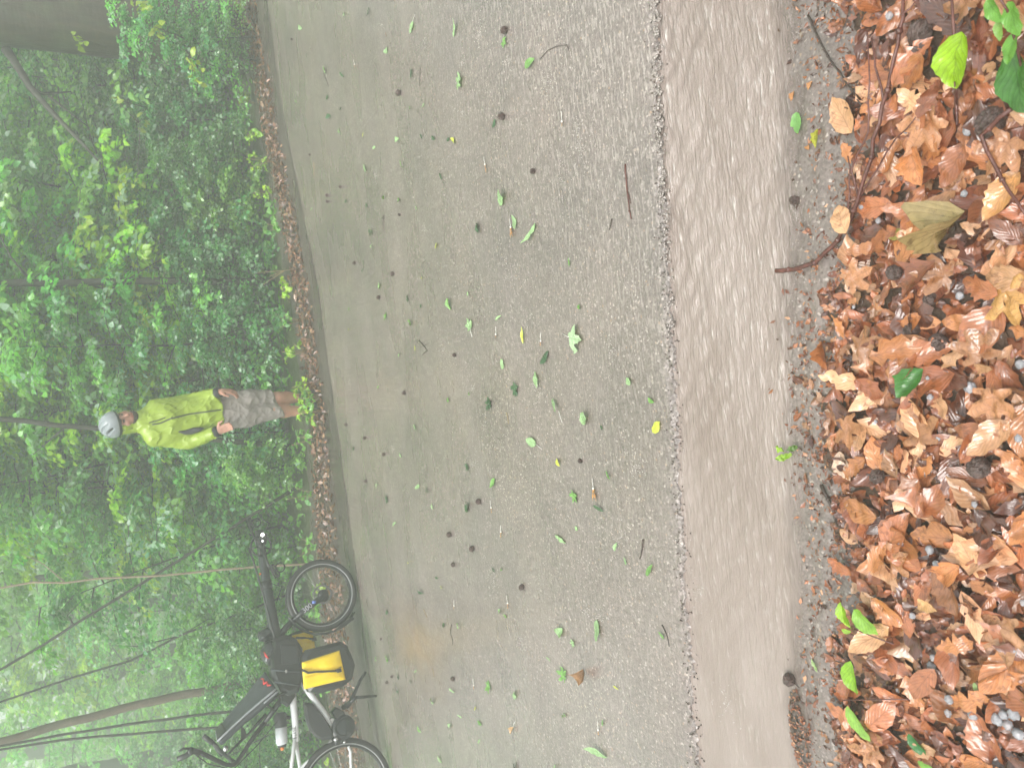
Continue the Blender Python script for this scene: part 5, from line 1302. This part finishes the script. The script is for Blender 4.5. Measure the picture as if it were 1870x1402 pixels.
# winged maple keys
def samara(x, y, L, two, lab, ang=0.0):
    p = G(x, y); p[2] = .001; mb = MB(); a0 = im_angle(x, y, 1.5, 10) + ang
    for k in ((-.22, .22) if two else (0.0,)):
        V, F, UV = leaf_oval(L, L * .24, 8, 5, .1, .1, .15, .002, 3, .2); V = V @ rotm(.15, 0, a0 + k).T; V[:, 2] += .006
        mb.add(V + p, F, UV, np.array((.62, .31, .11)))
        d = np.array([math.cos(a0 + k), math.sin(a0 + k), 0]); mb.ball(p + d * L * .02 + [0, 0, .006], (.005, .005, .004), 8, 6)
    d = np.array([math.cos(a0), math.sin(a0), 0]); mb.tube([p + [0, 0, .005], p - d * .018 + [0, 0, .006], p - d * .03 + [.006, 0, .004]], .0012, 4)
    tag(mb.build('maple_key', M['dead_leaf'], None, loc=p, uv=True, col=True), lab, 'seed')
samara(935, 414, .05, True, 'pair of orange maple keys spread on the road, upper one in the photo')
samara(1086, 890, .052, True, 'pair of orange maple keys on the near road left of a dark leaf')
for x, y, L, lab in ((888, 300, .045, 'single orange maple key alone on the road'), (649, 118, .04, 'orange maple key near the far road edge'), (908, 610, .02, 'tiny orange maple key beside the yellow curled leaf'), (990, 622, .025, 'tiny orange key touching a dark green leaf'), (899, 926, .035, 'thin orange maple key close to a dark oval leaf and a husk'), (917, 970, .035, 'thin orange maple key on the lower road'), (929, 1100, .035, 'orange maple key beside a pale green narrow leaf'), (867, 1250, .025, 'short orange key in the lower road'), (831, 1105, .025, 'short orange key in mid road'), (1095, 1331, .025, 'short orange key near the photo bottom'), (1029, 222, .022, 'short orange flake in the rippled water film')):
    samara(x, y, L, False, lab, rl.uniform(-.3, .3))
# beech husks
def husk(loc, r, name, label, group, seed, cone=False):
    mb = MB(); rd = random.Random(seed); r3 = np.array([r, r * rd.uniform(.85, 1.0), r * rd.uniform(.75, .95)])
    nu, nv_ = 26, 16; V = []; 
    for i in range(nv_ + 1):
        th = math.pi * i / nv_
        for k in range(nu):
            ph = 2 * math.pi * k / nu + .12 * i; V.append((math.sin(th) * math.cos(ph), math.sin(th) * math.sin(ph), math.cos(th)))
    V = np.array(V); sp = np.random.default_rng(seed).uniform(-.08, .1, len(V)); slit = np.exp(-((np.abs(np.sin(2 * np.arctan2(V[:, 1], V[:, 0])))) / .16) ** 2) * (V[:, 2] > -.3)
    V = V * (1 + sp - .22 * slit)[:, None] * r3
    F = [(i * nu + k, (i + 1) * nu + k, (i + 1) * nu + (k + 1) % nu, i * nu + (k + 1) % nu) for i in range(nv_) for k in range(nu)]
    V = V @ rotm(rd.uniform(-1.3, 1.3), rd.uniform(-1.3, 1.3), rd.uniform(0, 6)).T
    mb.add(V + np.array(loc) + [0, 0, r * .7], F)
    a = rd.uniform(0, 6.28); mb.tube([np.array(loc) + [0, 0, r * .6], np.array(loc) + [math.cos(a) * r * 1.7, math.sin(a) * r * 1.7, r * .3]], [r * .12, r * .07], 5)
    return tag(mb.build(name, M['husk'], None, loc=loc, smooth=False), label, 'husk', group)
for i, (x, y, r) in enumerate(((534, 72, .013), (925, 56, .02), (731, 170, .02), (920, 213, .02), (623, 341, .014), (599, 357, .016), (599, 368, .014), (649, 480, .017), (719, 500, .018), (694, 543, .018), (832, 648, .014), (740, 717, .017), (634, 775, .017), (668, 799, .018), (703, 829, .017), (670, 878, .018), (877, 915, .02), (823, 975, .02), (865, 1001, .02), (830, 1030, .016), (956, 1071, .018), (731, 392, .012), (1062, 841, .012), (708, 1245, .015), (717, 1234, .013), (829, 1238, .017), (567, 283, .012), (976, 313, .014), (697, 1166, .012))):
    r *= .82; p = G(x, y); p[2] = 0
    lab = 'dark brown nut husk lying on the far half of the road' if x < 760 else 'dark brown nut husk lying on the near half of the road'
    husk(p, r, 'nut_husk', lab, lab.replace('husk', 'husks'), i)
def twig(name, px, r, mat, label, z=0.003, lifts=None, branches=(), group=None):
    mb = MB(); hz = lifts or [0] * len(px)
    def zz(P): 
        if P[1] < float(leafY(P[0])) + .02: return float(bank_h(P[0], P[1])) + .012
        return z
    def at(q, h):
        P = G(q[0], q[1], z + h); P = G(q[0], q[1], zz(P) + h); return P
    def fin(P):
        out = []
        for i in range(len(P) - 1):
            for k in range(3): out.append(P[i] + (P[i + 1] - P[i]) * k / 3 + RNG.normal(0, r * .25, 3))
        return out + [P[-1]]
    P = [at(q, h) for q, h in zip(px, hz)]; Q = fin(P); mb.tube(Q, np.linspace(r, r * .55, len(Q)), 7)
    for k in range(2, len(Q) - 1, 4): mb.ball(Q[k], r * 1.25, 6, 5)
    for br, brr in branches:
        B = fin([at(q[:2], q[2] if len(q) > 2 else 0) for q in br]); mb.tube(B, np.linspace(brr, brr * .5, len(B)), 6)
    return tag(mb.build(name, M[mat], None), label, 'twig', group)
twig('twig', [(987, 108), (1000, 92), (1015, 86), (1035, 82), (1040, 96)], .0014, 'dark_twig', 'thin dark curved twig in the rippled water film')
twig('twig', [(1141, 300), (1144, 340), (1150, 385), (1153, 400)], .003, 'twig', 'straight reddish stick lying in the running water beside the crack', branches=[([(1146, 350), (1152, 372)], .002)])
twig('twig', [(1117, 400), (1113, 420)], .0025, 'dark_twig', 'short dark twig beyond the reddish stick')
twig('twig', [(697, 400), (701, 392), (699, 410), (700, 424)], .002, 'dark_twig', 'small hooked twig near the far edge')
twig('twig', [(767, 125), (766, 158)], .002, 'dark_twig', 'short straight twig at the top of the road')
twig('twig', [(590, 130), (600, 158)], .002, 'dark_twig', 'short twig by a pale leaf close to the far litter strip')
twig('twig', [(824, 1140), (822, 1155), (827, 1168), (826, 1178)], .002, 'dark_twig', 'dark crooked twig in the road below the pannier')
twig('twig', [(1175, 985), (1172, 1005), (1168, 1020)], .003, 'dark_twig', 'dark twig beside the crack on the lower road')
twig('twig', [(1209, 1140), (1218, 1160), (1222, 1180)], .002, 'dark_twig', 'thin twig lying along the crack at the lower stream')
twig('twig', [(765, 622), (774, 631), (780, 640), (771, 648)], .003, 'dark_twig', 'small forked twig in the middle of the road', branches=[([(774, 631), (784, 626)], .002), ([(774, 631), (766, 634)], .002)])
twig('twig', [(925, 753), (929, 774)], .0018, 'straw', 'straight straw coloured stalk near a round leaf')
twig('twig', [(573, 297), (574, 325)], .002, 'straw', 'straw stalk close to the far litter strip')
twig('twig', [(773, 1112), (780, 1128)], .002, 'straw', 'straw coloured stick in the lower middle road')
twig('twig', [(790, 1220), (793, 1235)], .002, 'straw', 'second straw stick below the crooked twig')

# grit and broken stone along the lip; froth in the running water
N = 520; gx = RNG.uniform(-1.6, 1.6, N); gy = crackY(gx) + RNG.normal(0.004, .016, N); mb = MB()
oct_ = MB(); oct_.ball((0, 0, 0), 1, 6, 4); OV = np.vstack(oct_.V); OF = np.array([f for f in oct_.F])
def many(name, P, Rr_, mat, label, squash=.8):
    n = len(P); V = (OV[None] * (1 + RNG.uniform(-.25, .25, (n, len(OV), 1))) * np.array([1, 1, squash]) * Rr_[:, None, None] + P[:, None]).reshape(-1, 3)
    F = (OF[None] + (np.arange(n) * len(OV))[:, None, None]).reshape(-1, 4)
    o = link(name, new_mesh(name, V, F), mat); return tag(o, label, None, None, 'stuff')
M['grit'] = mat_soil('wet_grit', (0.04, 0.03, 0.025), (0.15, 0.115, 0.09), .3)
many('grit', np.stack([gx, gy, np.where(gy < crackY(gx), -.012, .001)], 1), RNG.uniform(.001, .0036, N), M['grit'], 'wet grit along the broken road lip')
N = 700; gx = RNG.uniform(-.15, 1.45, N); gx = gx[RNG.uniform(0, 1, N) < np.clip(gx * 1.1 + .1, 0, 1)]; N = len(gx); gy = crackY(gx) + RNG.normal(-.004, .012, N)
many('froth', np.stack([gx, gy, np.full(N, -.002) + RNG.uniform(-.004, .004, N)], 1), RNG.uniform(.002, .0065, N), M['bubbles'], 'bubbling froth where water spills over the lip', .6)
# splashes of the heavy rain: little crowns of drops
SP = [(700, 45), (850, 115), (845, 205), (690, 320), (712, 362), (1060, 240), (740, 605), (965, 590), (868, 708), (985, 705), (890, 770), (760, 1000), (905, 1062), (1075, 1115), (1170, 850), (1280, 1080), (1330, 1280), (870, 845), (1100, 1120), (1065, 270), (935, 115), (600, 545), (1240, 985), (640, 700), (720, 820), (780, 420), (810, 640), (930, 480), (1010, 150), (1030, 330), (1120, 640), (1140, 980), (960, 1180), (1050, 1330), (840, 980), (740, 1330), (680, 1010), (880, 60), (780, 80), (995, 1060)]
PP_, RR_ = [], []
for x, y in SP:
    c = G(x, y); a = RNG.uniform(0, 6.28, 60); q = np.abs(RNG.normal(0, 1, 60)) * .05
    PP_.append(np.stack([c[0] + np.cos(a) * q, c[1] + np.sin(a) * q * .8, .003 + np.abs(RNG.normal(0, .014, 60))], 1)); RR_.append(RNG.uniform(.0005, .0016, 60))
many('rain_splash', np.vstack(PP_), np.concatenate(RR_), M['froth'], 'splashing rain drops bouncing off the wet road', 1.0)

# ------------------------------------------------------------------ single things on the near bank
def gb(x, y, h=0.0):
    P = G(x, y, 0.01)
    for _ in range(3): P = G(x, y, max(float(bank_h(P[0], P[1])), -.012) + h)
    return P
def bank_leaf(name, x, y, L, W, ang, col, label, mat='dead_leaf', group=None, shape='oval', h=.022, **kw):
    p = gb(x, y, h); return flat_leaf(name, p, L, W, im_angle(x, y, math.cos(ang) * 10, math.sin(ang) * 10, .02), col, M[mat], label, 'leaf', group, shape, det=14, torn=kw.pop('torn', .12), **kw)
bank_leaf('dead_leaf', 1748, 420, .125, .1, 2.6, (.36, .27, .12), 'large olive brown crumpled leaf with strong veins and an upturned edge', curl=.9, fold=.4, bend=-.7, tiltx=.5, tilty=.2, seed=5, h=.03)
bank_leaf('dead_leaf', 1640, 428, .045, .03, 2.9, (.45, .42, .12), 'yellowish small leaf beside the olive crumpled leaf', curl=.1, bend=.2, seed=6)
bank_leaf('dead_leaf', 1511, 650, .075, .03, 1.25, (.42, .16, .06), 'long orange brown curled leaf at the edge of the wet gutter', curl=1.5, fold=.7, bend=.3, seed=7)
bank_leaf('green_leaf', 1668, 700, .08, .06, 2.2, (.07, .22, .045), 'glossy dark green leaf lying alone on the brown leaves', 'plant_leaf', curl=.4, fold=.5, bend=.5, seed=8, h=.038)
bank_leaf('green_leaf', 1459, 225, .055, .036, 1.4, (.2, .42, .12), 'pale green toothed leaf lying on the wet gutter edge', 'plant_leaf', curl=.1, bend=.2, seed=9, h=.004)
bank_leaf('green_leaf', 1497, 255, .05, .013, 1.5, (.55, .55, .1), 'yellow rolled leaf on the wet gutter edge', 'plant_leaf', curl=1.6, fold=.8, bend=.5, seed=10, h=.004)
for i, (x, y, a, lab) in enumerate(((1452, 178, 1.5, 'orange leaf scrap above the pale green toothed leaf'), (1483, 158, 1.7, 'tiny orange leaf scrap near the top of the gutter edge'), (1481, 270, 1.2, 'small orange brown scrap touching the yellow rolled leaf'))):
    bank_leaf('leaf_scrap', x, y, .03 - .006 * i, .017, a, (.5, .24, .09), lab, curl=.8, bend=.9, seed=20 + i, h=.004)
bank_leaf('dead_leaf', 1655, 990, .105, .075, .5, (.33, .12, .04), 'broad dark orange wet leaf with torn edges in the middle of the bank', curl=.2, fold=.1, bend=.5, seed=31, h=.03, tiltx=.1)
bank_leaf('dead_leaf', 1745, 1080, .115, .06, .9, (.30, .13, .06), 'large smooth brown leaf curving down across the lower bank', curl=.5, fold=.2, bend=.8, seed=32, h=.03)
bank_leaf('dead_leaf', 1835, 1140, .11, .09, 1.3, (.44, .22, .11), 'pale brown lobed leaf with dark veins at the right of the lower bank', shape='maple', seed=33, h=.03, tiltx=.2)
bank_leaf('dead_leaf', 1815, 1215, .10, .04, -.15, (.46, .22, .10), 'rolled pale brown leaf lying level near the lower right corner', curl=1.6, fold=.7, bend=.2, seed=34, h=.035)
bank_leaf('dead_leaf', 1700, 1103, .055, .03, .4, (.68, .42, .2), 'small pale buff leaf bright against the large smooth brown leaf', curl=.6, fold=.3, bend=.5, seed=35, h=.034)
bank_leaf('dead_leaf', 1835, 360, .10, .06, 2.1, (.56, .28, .1), 'orange leaf with a dark rotten patch near the right edge', curl=.3, fold=.2, bend=.5, seed=36, h=.028)
bank_leaf('dead_leaf', 1845, 530, .10, .075, 1.2, (.55, .29, .09), 'bright orange lobed leaf at the right edge of the bank', shape='maple', seed=37, h=.03, tiltx=.2)
bank_leaf('dead_leaf', 1548, 850, .075, .05, 1.1, (.66, .46, .33), 'pale pinkish wet leaf at the gutter end of the bank', curl=.3, fold=.2, bend=.3, seed=38, h=.018)
bank_leaf('dead_leaf', 1810, 800, .10, .06, 2.4, (.50, .26, .13), 'broad light brown leaf above the round husk', curl=.2, fold=.2, bend=.5, seed=39, h=.03)
bank_leaf('green_leaf', 1785, 1258, .03, .012, 1.3, (.35, .52, .2), 'small pale green leaf scrap on the lower bank', 'plant_leaf', curl=.1, bend=.1, seed=40, h=.03)
bank_leaf('green_leaf', 1490, 1214, .035, .014, 1.1, (.35, .5, .2), 'pale green leaf scrap on the lower gutter edge', 'plant_leaf', curl=.2, bend=.2, seed=41, h=.006)
# more leaves one can tell apart on top of the mass
tops = [('rust brown oval leaf lying wet on top of the leaf bank', (.40, .16, .07)), ('pale tan oval leaf lying wet on top of the leaf bank', (.60, .37, .2)), ('dark brown soaked leaf lying on top of the leaf bank', (.2, .075, .035)), ('orange brown veined leaf lying wet on top of the leaf bank', (.5, .225, .085))]
rb = random.Random(12)
for i in range(88):
    x, y = rb.uniform(1535, 1880), rb.uniform(-10, 1410); lab, c = tops[rb.choice((0, 0, 1, 2, 3, 3))]; L = rb.uniform(.05, .12)
    bank_leaf('dead_leaf', x, y, L, L * rb.uniform(.45, .72), rb.uniform(0, 6.28), np.array(c) * np.array([1.02, .9, .85]) * rb.uniform(.75, 1.15), lab, group=lab.split(' leaf')[0] + ' leaves on top of the bank', curl=rb.uniform(-.2, .5), fold=rb.uniform(0, .25), bend=rb.uniform(-.5, .6), torn=rb.choice((.05, .2, .35)), tiltx=rb.gauss(0, .14), tilty=rb.gauss(0, .13), seed=i, h=rb.uniform(.018, .03))
for i in range(14):
    x, y = rb.uniform(1550, 1870), rb.uniform(0, 1400); L = rb.uniform(.07, .1)
    bank_leaf('dead_leaf', x, y, L, L, rb.uniform(0, 6.28), np.array((.42, .19, .085)) * rb.uniform(.75, 1.2), 'brown lobed maple leaf lying among the oval leaves of the bank', group='brown lobed leaves on the bank', shape='maple', tiltx=rb.gauss(0, .12), tilty=rb.gauss(0, .12), seed=i + 200, h=.028)
# husks and cones on the bank
for i, (x, y, r, lab) in enumerate(((1455, 366, .013, 'small dark husk lying alone on the wet gutter edge'), (1447, 1238, .019, 'round black wet husk on top of the debris heap'), (1722, 625, .02, 'round brown husk between bright orange leaves in the upper middle of the bank'), (1796, 851, .022, 'largest round dark husk on the middle of the bank'), (1640, 497, .017, 'grey brown husk below the olive crumpled leaf'), (1608, 868, .018, 'husk half sunk in leaves beside the pinkish leaf'), (1672, 600, .016, 'dark open husk left of the round brown husk'), (1690, 62, .025, 'large dark husk in the shade under the red shoots'), (1690, 95, .02, 'dark husk touching the large shaded one'), (1705, 545, .015, 'reddish husk above the dark open husk'), (1820, 225, .028, 'dark rotten clump under the large green leaf'), (1615, 1010, .012, 'small reddish husk left of the broad torn leaf'))):
    husk(gb(x, y, .012 if x > 1530 else -.004), r, 'nut_husk', lab, None, 100 + i)
# hailstones
for i, (x, y, r) in enumerate(((1575, 378, .008), (1606, 403, .009), (1770, 12, .011), (1770, 238, .013), (1762, 354, .008), (1770, 635, .009), (1774, 707, .014), (1700, 1003, .012), (1712, 1030, .010), (1668, 1123, .009), (1735, 1275, .012), (1733, 1301, .010), (1779, 1304, .012), (1824, 1312, .014), (1843, 1322, .012), (1855, 1300, .016), (1862, 1338, .014), (1868, 1290, .013), (1835, 1303, .011), (1573, 1397, .007), (1865, 665, .010), (1754, 540, .010), (1700, 725, .008), (1626, 30, .010), (1690, 205, .006), (1703, 1215, .012), (1706, 1200, .009), (1781, 920, .008), (1862, 800, .010), (1855, 1190, .007), (1715, 800, .007), (1640, 1260, .006), (1695, 690, .006), (1600, 770, .005), (1655, 240, .006), (1560, 560, .005), (1870, 1100, .008))):
    p = gb(x, y, .03); big = r >= .012
    mb = MB(); r *= .82; mb.ball(p + [0, 0, r * .45], (r, r * rb.uniform(.8, 1), r * .75), 16, 11, None, .14, i)
    lab = 'large cloudy hailstone lying on the wet brown leaves' if big else 'small white hailstone lying on the wet brown leaves'
    tag(mb.build('hailstone', M['hail'], None), lab, 'hailstone', 'large hailstones' if big else 'small hailstones')
# fallen branch with its shoots, red stems
twig('fallen_branch', [(1418, 493), (1450, 492), (1490, 480), (1520, 450), (1545, 415), (1565, 370), (1590, 285), (1612, 190), (1632, 110), (1648, 30), (1650, -20)], .0062, 'twig', 'long reddish fallen branch lying from the stream edge up across the leaf bank', lifts=[.008, .006, .008, .014, .024, .034, .042, .046, .05, .054, .056],
     branches=[([(1568, 360, .034), (1556, 310, .04), (1585, 240, .05), (1588, 150, .058), (1584, 60, .062)], .003), ([(1612, 190, .046), (1600, 120, .052), (1592, 70, .054)], .0032), ([(1545, 415, .024), (1552, 350, .03), (1548, 285, .034)], .0028), ([(1565, 370, .034), (1620, 275, .038), (1672, 215, .04)], .0025), ([(1648, 30, .054), (1670, 5, .056)], .003)])
twig('twig', [(1476, 28), (1490, 60), (1512, 105), (1545, 150), (1575, 195)], .0032, 'dark_twig', 'dark twig slanting from the gutter edge into the leaves at the photo top', lifts=[.006, .006, .01, .012, .012])
twig('twig', [(1845, 200), (1790, 250), (1830, 330), (1875, 395)], .0045, 'twig', 'red stem bending down at the right edge of the bank', lifts=[.06, .05, .045, .04])
twig('twig', [(1500, 885), (1518, 925), (1528, 960)], .005, 'dark_twig', 'dark rotten stick at the end of the gutter', lifts=[.004, .004, .004])
# upright seedling with the bright green leaf; its red stems
def seedling(name, base, stems, leaves, label, mat='twig'):
    b_ = gb(*base); root = empty(name, b_, label, 'plant')
    m = MB()
    for pts, r in stems: 
        P = [gb(x, y, 0) if h == 0 else G(x, y, h) for x, y, h in pts]; m.tube(P, np.linspace(r, r * .6, len(P)), 7)
    m.build('stem', M[mat], root)
    for x, y, h, L, W, ang, tx, ty, col, kw in leaves:
        p = G(x, y, h); V, F, UV = leaf_oval(L, W, 14, 7, kw.get('curl', .1), kw.get('fold', .15), kw.get('bend', -.15), .028 * L, kw.get('seed', 1), .6, .03)
        V[:, 0] -= L / 2; V = V @ rotm(tx, ty, im_angle(x, y, math.cos(ang) * 10, math.sin(ang) * 10, h)).T
        q = MB(); q.add(V + p, F, UV, np.array(col)); q.build('leaf', M['plant_leaf'], root, uv=True, col=True)
BR, DK, LG = (.30, .52, .015), (.07, .2, .04), (.16, .38, .06)
seedling('seedling', (1747, 352), [([(1747, 352, 0), (1748, 250, .04), (1746, 170, .07), (1742, 60, .09), (1737, -20, .11)], .0042), ([(1747, 190, .07), (1743, 150, .115)], .002)],
         [(1741, 113, .13, .098, .08, 1.85, .15, .0, BR, dict(fold=.2, bend=-.5, seed=3))], 'red stemmed seedling carrying one bright yellow green leaf')
seedling('seedling', (1872, 250), [([(1872, 250, 0), (1865, 120, .1), (1840, 20, .2), (1815, -20, .22)], .003)],
         [(1856, 150, .10, .11, .075, 1.5, .3, .1, DK, dict(seed=5)), (1850, 35, .2, .06, .035, 1.3, .3, 0, LG, dict(seed=6)), (1825, 55, .18, .035, .02, 1.7, .2, .2, (.25, .45, .1), dict(seed=7)), (1815, 20, .2, .05, .03, 1.0, .4, 0, LG, dict(seed=8)), (1845, 90, .15, .05, .03, 2.0, .2, .2, LG, dict(seed=9))], 'leafy green seedling in the upper right corner with darker leaves')
seedling('seedling', (1668, 1183), [([(1668, 1183, 0), (1630, 1175, .05), (1590, 1160, .075), (1560, 1148, .08)], .0022)],
         [(1580, 1136, .085, .07, .058, .9, .2, .1, (.24, .46, .06), dict(seed=11)), (1545, 1124, .08, .07, .034, 1.4, .4, .2, (.33, .56, .05), dict(seed=12, curl=.5)), (1545, 1152, .075, .026, .014, .2, .2, 0, (.3, .5, .06), dict(seed=13))], 'seedling with two toothed light green leaves on the lower bank')
seedling('seedling', (1700, 1277), [([(1700, 1277, 0), (1640, 1276, .05), (1590, 1277, .07), (1540, 1278, .085)], .002)],
         [(1557, 1238, .085, .08, .056, 1.45, .2, .0, (.25, .48, .03), dict(seed=14, fold=.3)), (1566, 1322, .08, .09, .046, 1.2, .1, .2, (.26, .48, .08), dict(seed=15))], 'seedling with a level brown stem and two bright green leaves')
seedling('seedling', (1700, 1385), [([(1700, 1385, 0), (1685, 1380, .02), (1678, 1372, .03)], .002)],
         [(1674, 1360, .055, .052, .036, 1.0, .2, .1, (.05, .2, .05), dict(seed=16)), (1690, 1398, .05, .036, .022, .5, .2, 0, (.2, .42, .06), dict(seed=17))], 'small seedling with one dark glossy leaf in the lower corner', 'dark_twig')
# leaf sprig washed against the gutter
p = gb(1441, 828, .004); sp_ = empty('leaf_sprig', p, 'small bright green crumpled leaf sprig at the water edge', 'leaf')
for i, (dx, dy, L) in enumerate(((-8, -4, .03), (-2, 6, .034), (6, 0, .028), (16, -14, .03))):
    q = gb(1441 + dx, 828 + dy, .01); V, F, UV = leaf_oval(L, L * .6, 8, 5, .3, .4, .8, .004, i, 1, .08); V = V @ rotm(rb.uniform(-.5, .5), -.5, rb.uniform(0, 6)).T
    m = MB(); m.add(V + q, F, UV, np.array((.32, .52, .06) if i < 3 else (.12, .22, .05))); m.build('leaf', M['plant_leaf'], sp_, uv=True, col=True)
# heap of soaked debris reaching into the stream
m = MB(); c = gb(1468, 1335, -.012); nu, nv_ = 40, 14; V = []; 
for i in range(nv_ + 1):
    q = i / nv_
    for k in range(nu):
        a = 2 * math.pi * k / nu; V.append((c[0] +   .12 * q * math.cos(a) , c[1] + .036 * q * math.sin(a) * (1 + .3 * math.cos(a)), 0))
V = np.array(V); qq = np.repeat(np.linspace(0, 1, nv_ + 1), nu); V[:, 2] = -.018 + .022 * (1 - qq ** 2) + .006 * wnoise(V[:, :2], .03, 71) * (1 - qq * .5); V[:, :2] += .008 * np.stack([wnoise(V[:, :2], .06, 72), wnoise(V[:, :2], .06, 73)], 1) * qq[:, None]
m.add(V, [(i * nu + k, (i + 1) * nu + k, (i + 1) * nu + (k + 1) % nu, i * nu + (k + 1) % nu) for i in range(nv_) for k in range(nu)])
tag(m.build('debris_heap', M['grit'], None, loc=c), 'heap of dark soaked debris washed up where the stream meets the gutter edge', 'debris')
N = 260; a = RNG.uniform(0, 6.28, N); q = np.sqrt(RNG.uniform(0, 1, N)); dx_ = c[0] + .12 * q * np.cos(a); dy_ = c[1] + .036 * q * np.sin(a)
scatter_leaves('debris_crumbs', np.stack([dx_, dy_], 1), -.014 + .025 * (1 - q ** 2), RNG.uniform(.006, .016, N), M['dead_leaf'], BROWN[RNG.integers(0, 9, N)] * RNG.uniform(.3, .9, (N, 1)), 3, 3, .25, 'soaked leaf crumbs on the debris heap')

# ------------------------------------------------------------------ the rain haze
hm = NT('rain_haze'); hm.t.nodes.remove(hm.b)
pv = hm.t.nodes.new('ShaderNodeVolumePrincipled'); pv.inputs['Color'].default_value = (0.89, 0.965, 0.885, 1); pv.inputs['Density'].default_value = 0.027; pv.inputs['Anisotropy'].default_value = 0.15
hm.t.links.new(pv.outputs[0], hm.out.inputs['Volume'])
hb = MB(); hx0, hx1, hy0, hy1, hz0, hz1 = -64, 64, -22, 66, -1.1, 17.5
hb.add([(x, y, z) for z in (hz0, hz1) for x, y in ((hx0, hy0), (hx1, hy0), (hx1, hy1), (hx0, hy1))], [(3, 2, 1, 0), (4, 5, 6, 7), (0, 1, 5, 4), (1, 2, 6, 5), (2, 3, 7, 6), (3, 0, 4, 7)])
tag(hb.build('haze', hm.m, None, loc=(0, 0, 0), smooth=False), 'thin rain haze filling the whole wood', None, None, 'stuff')
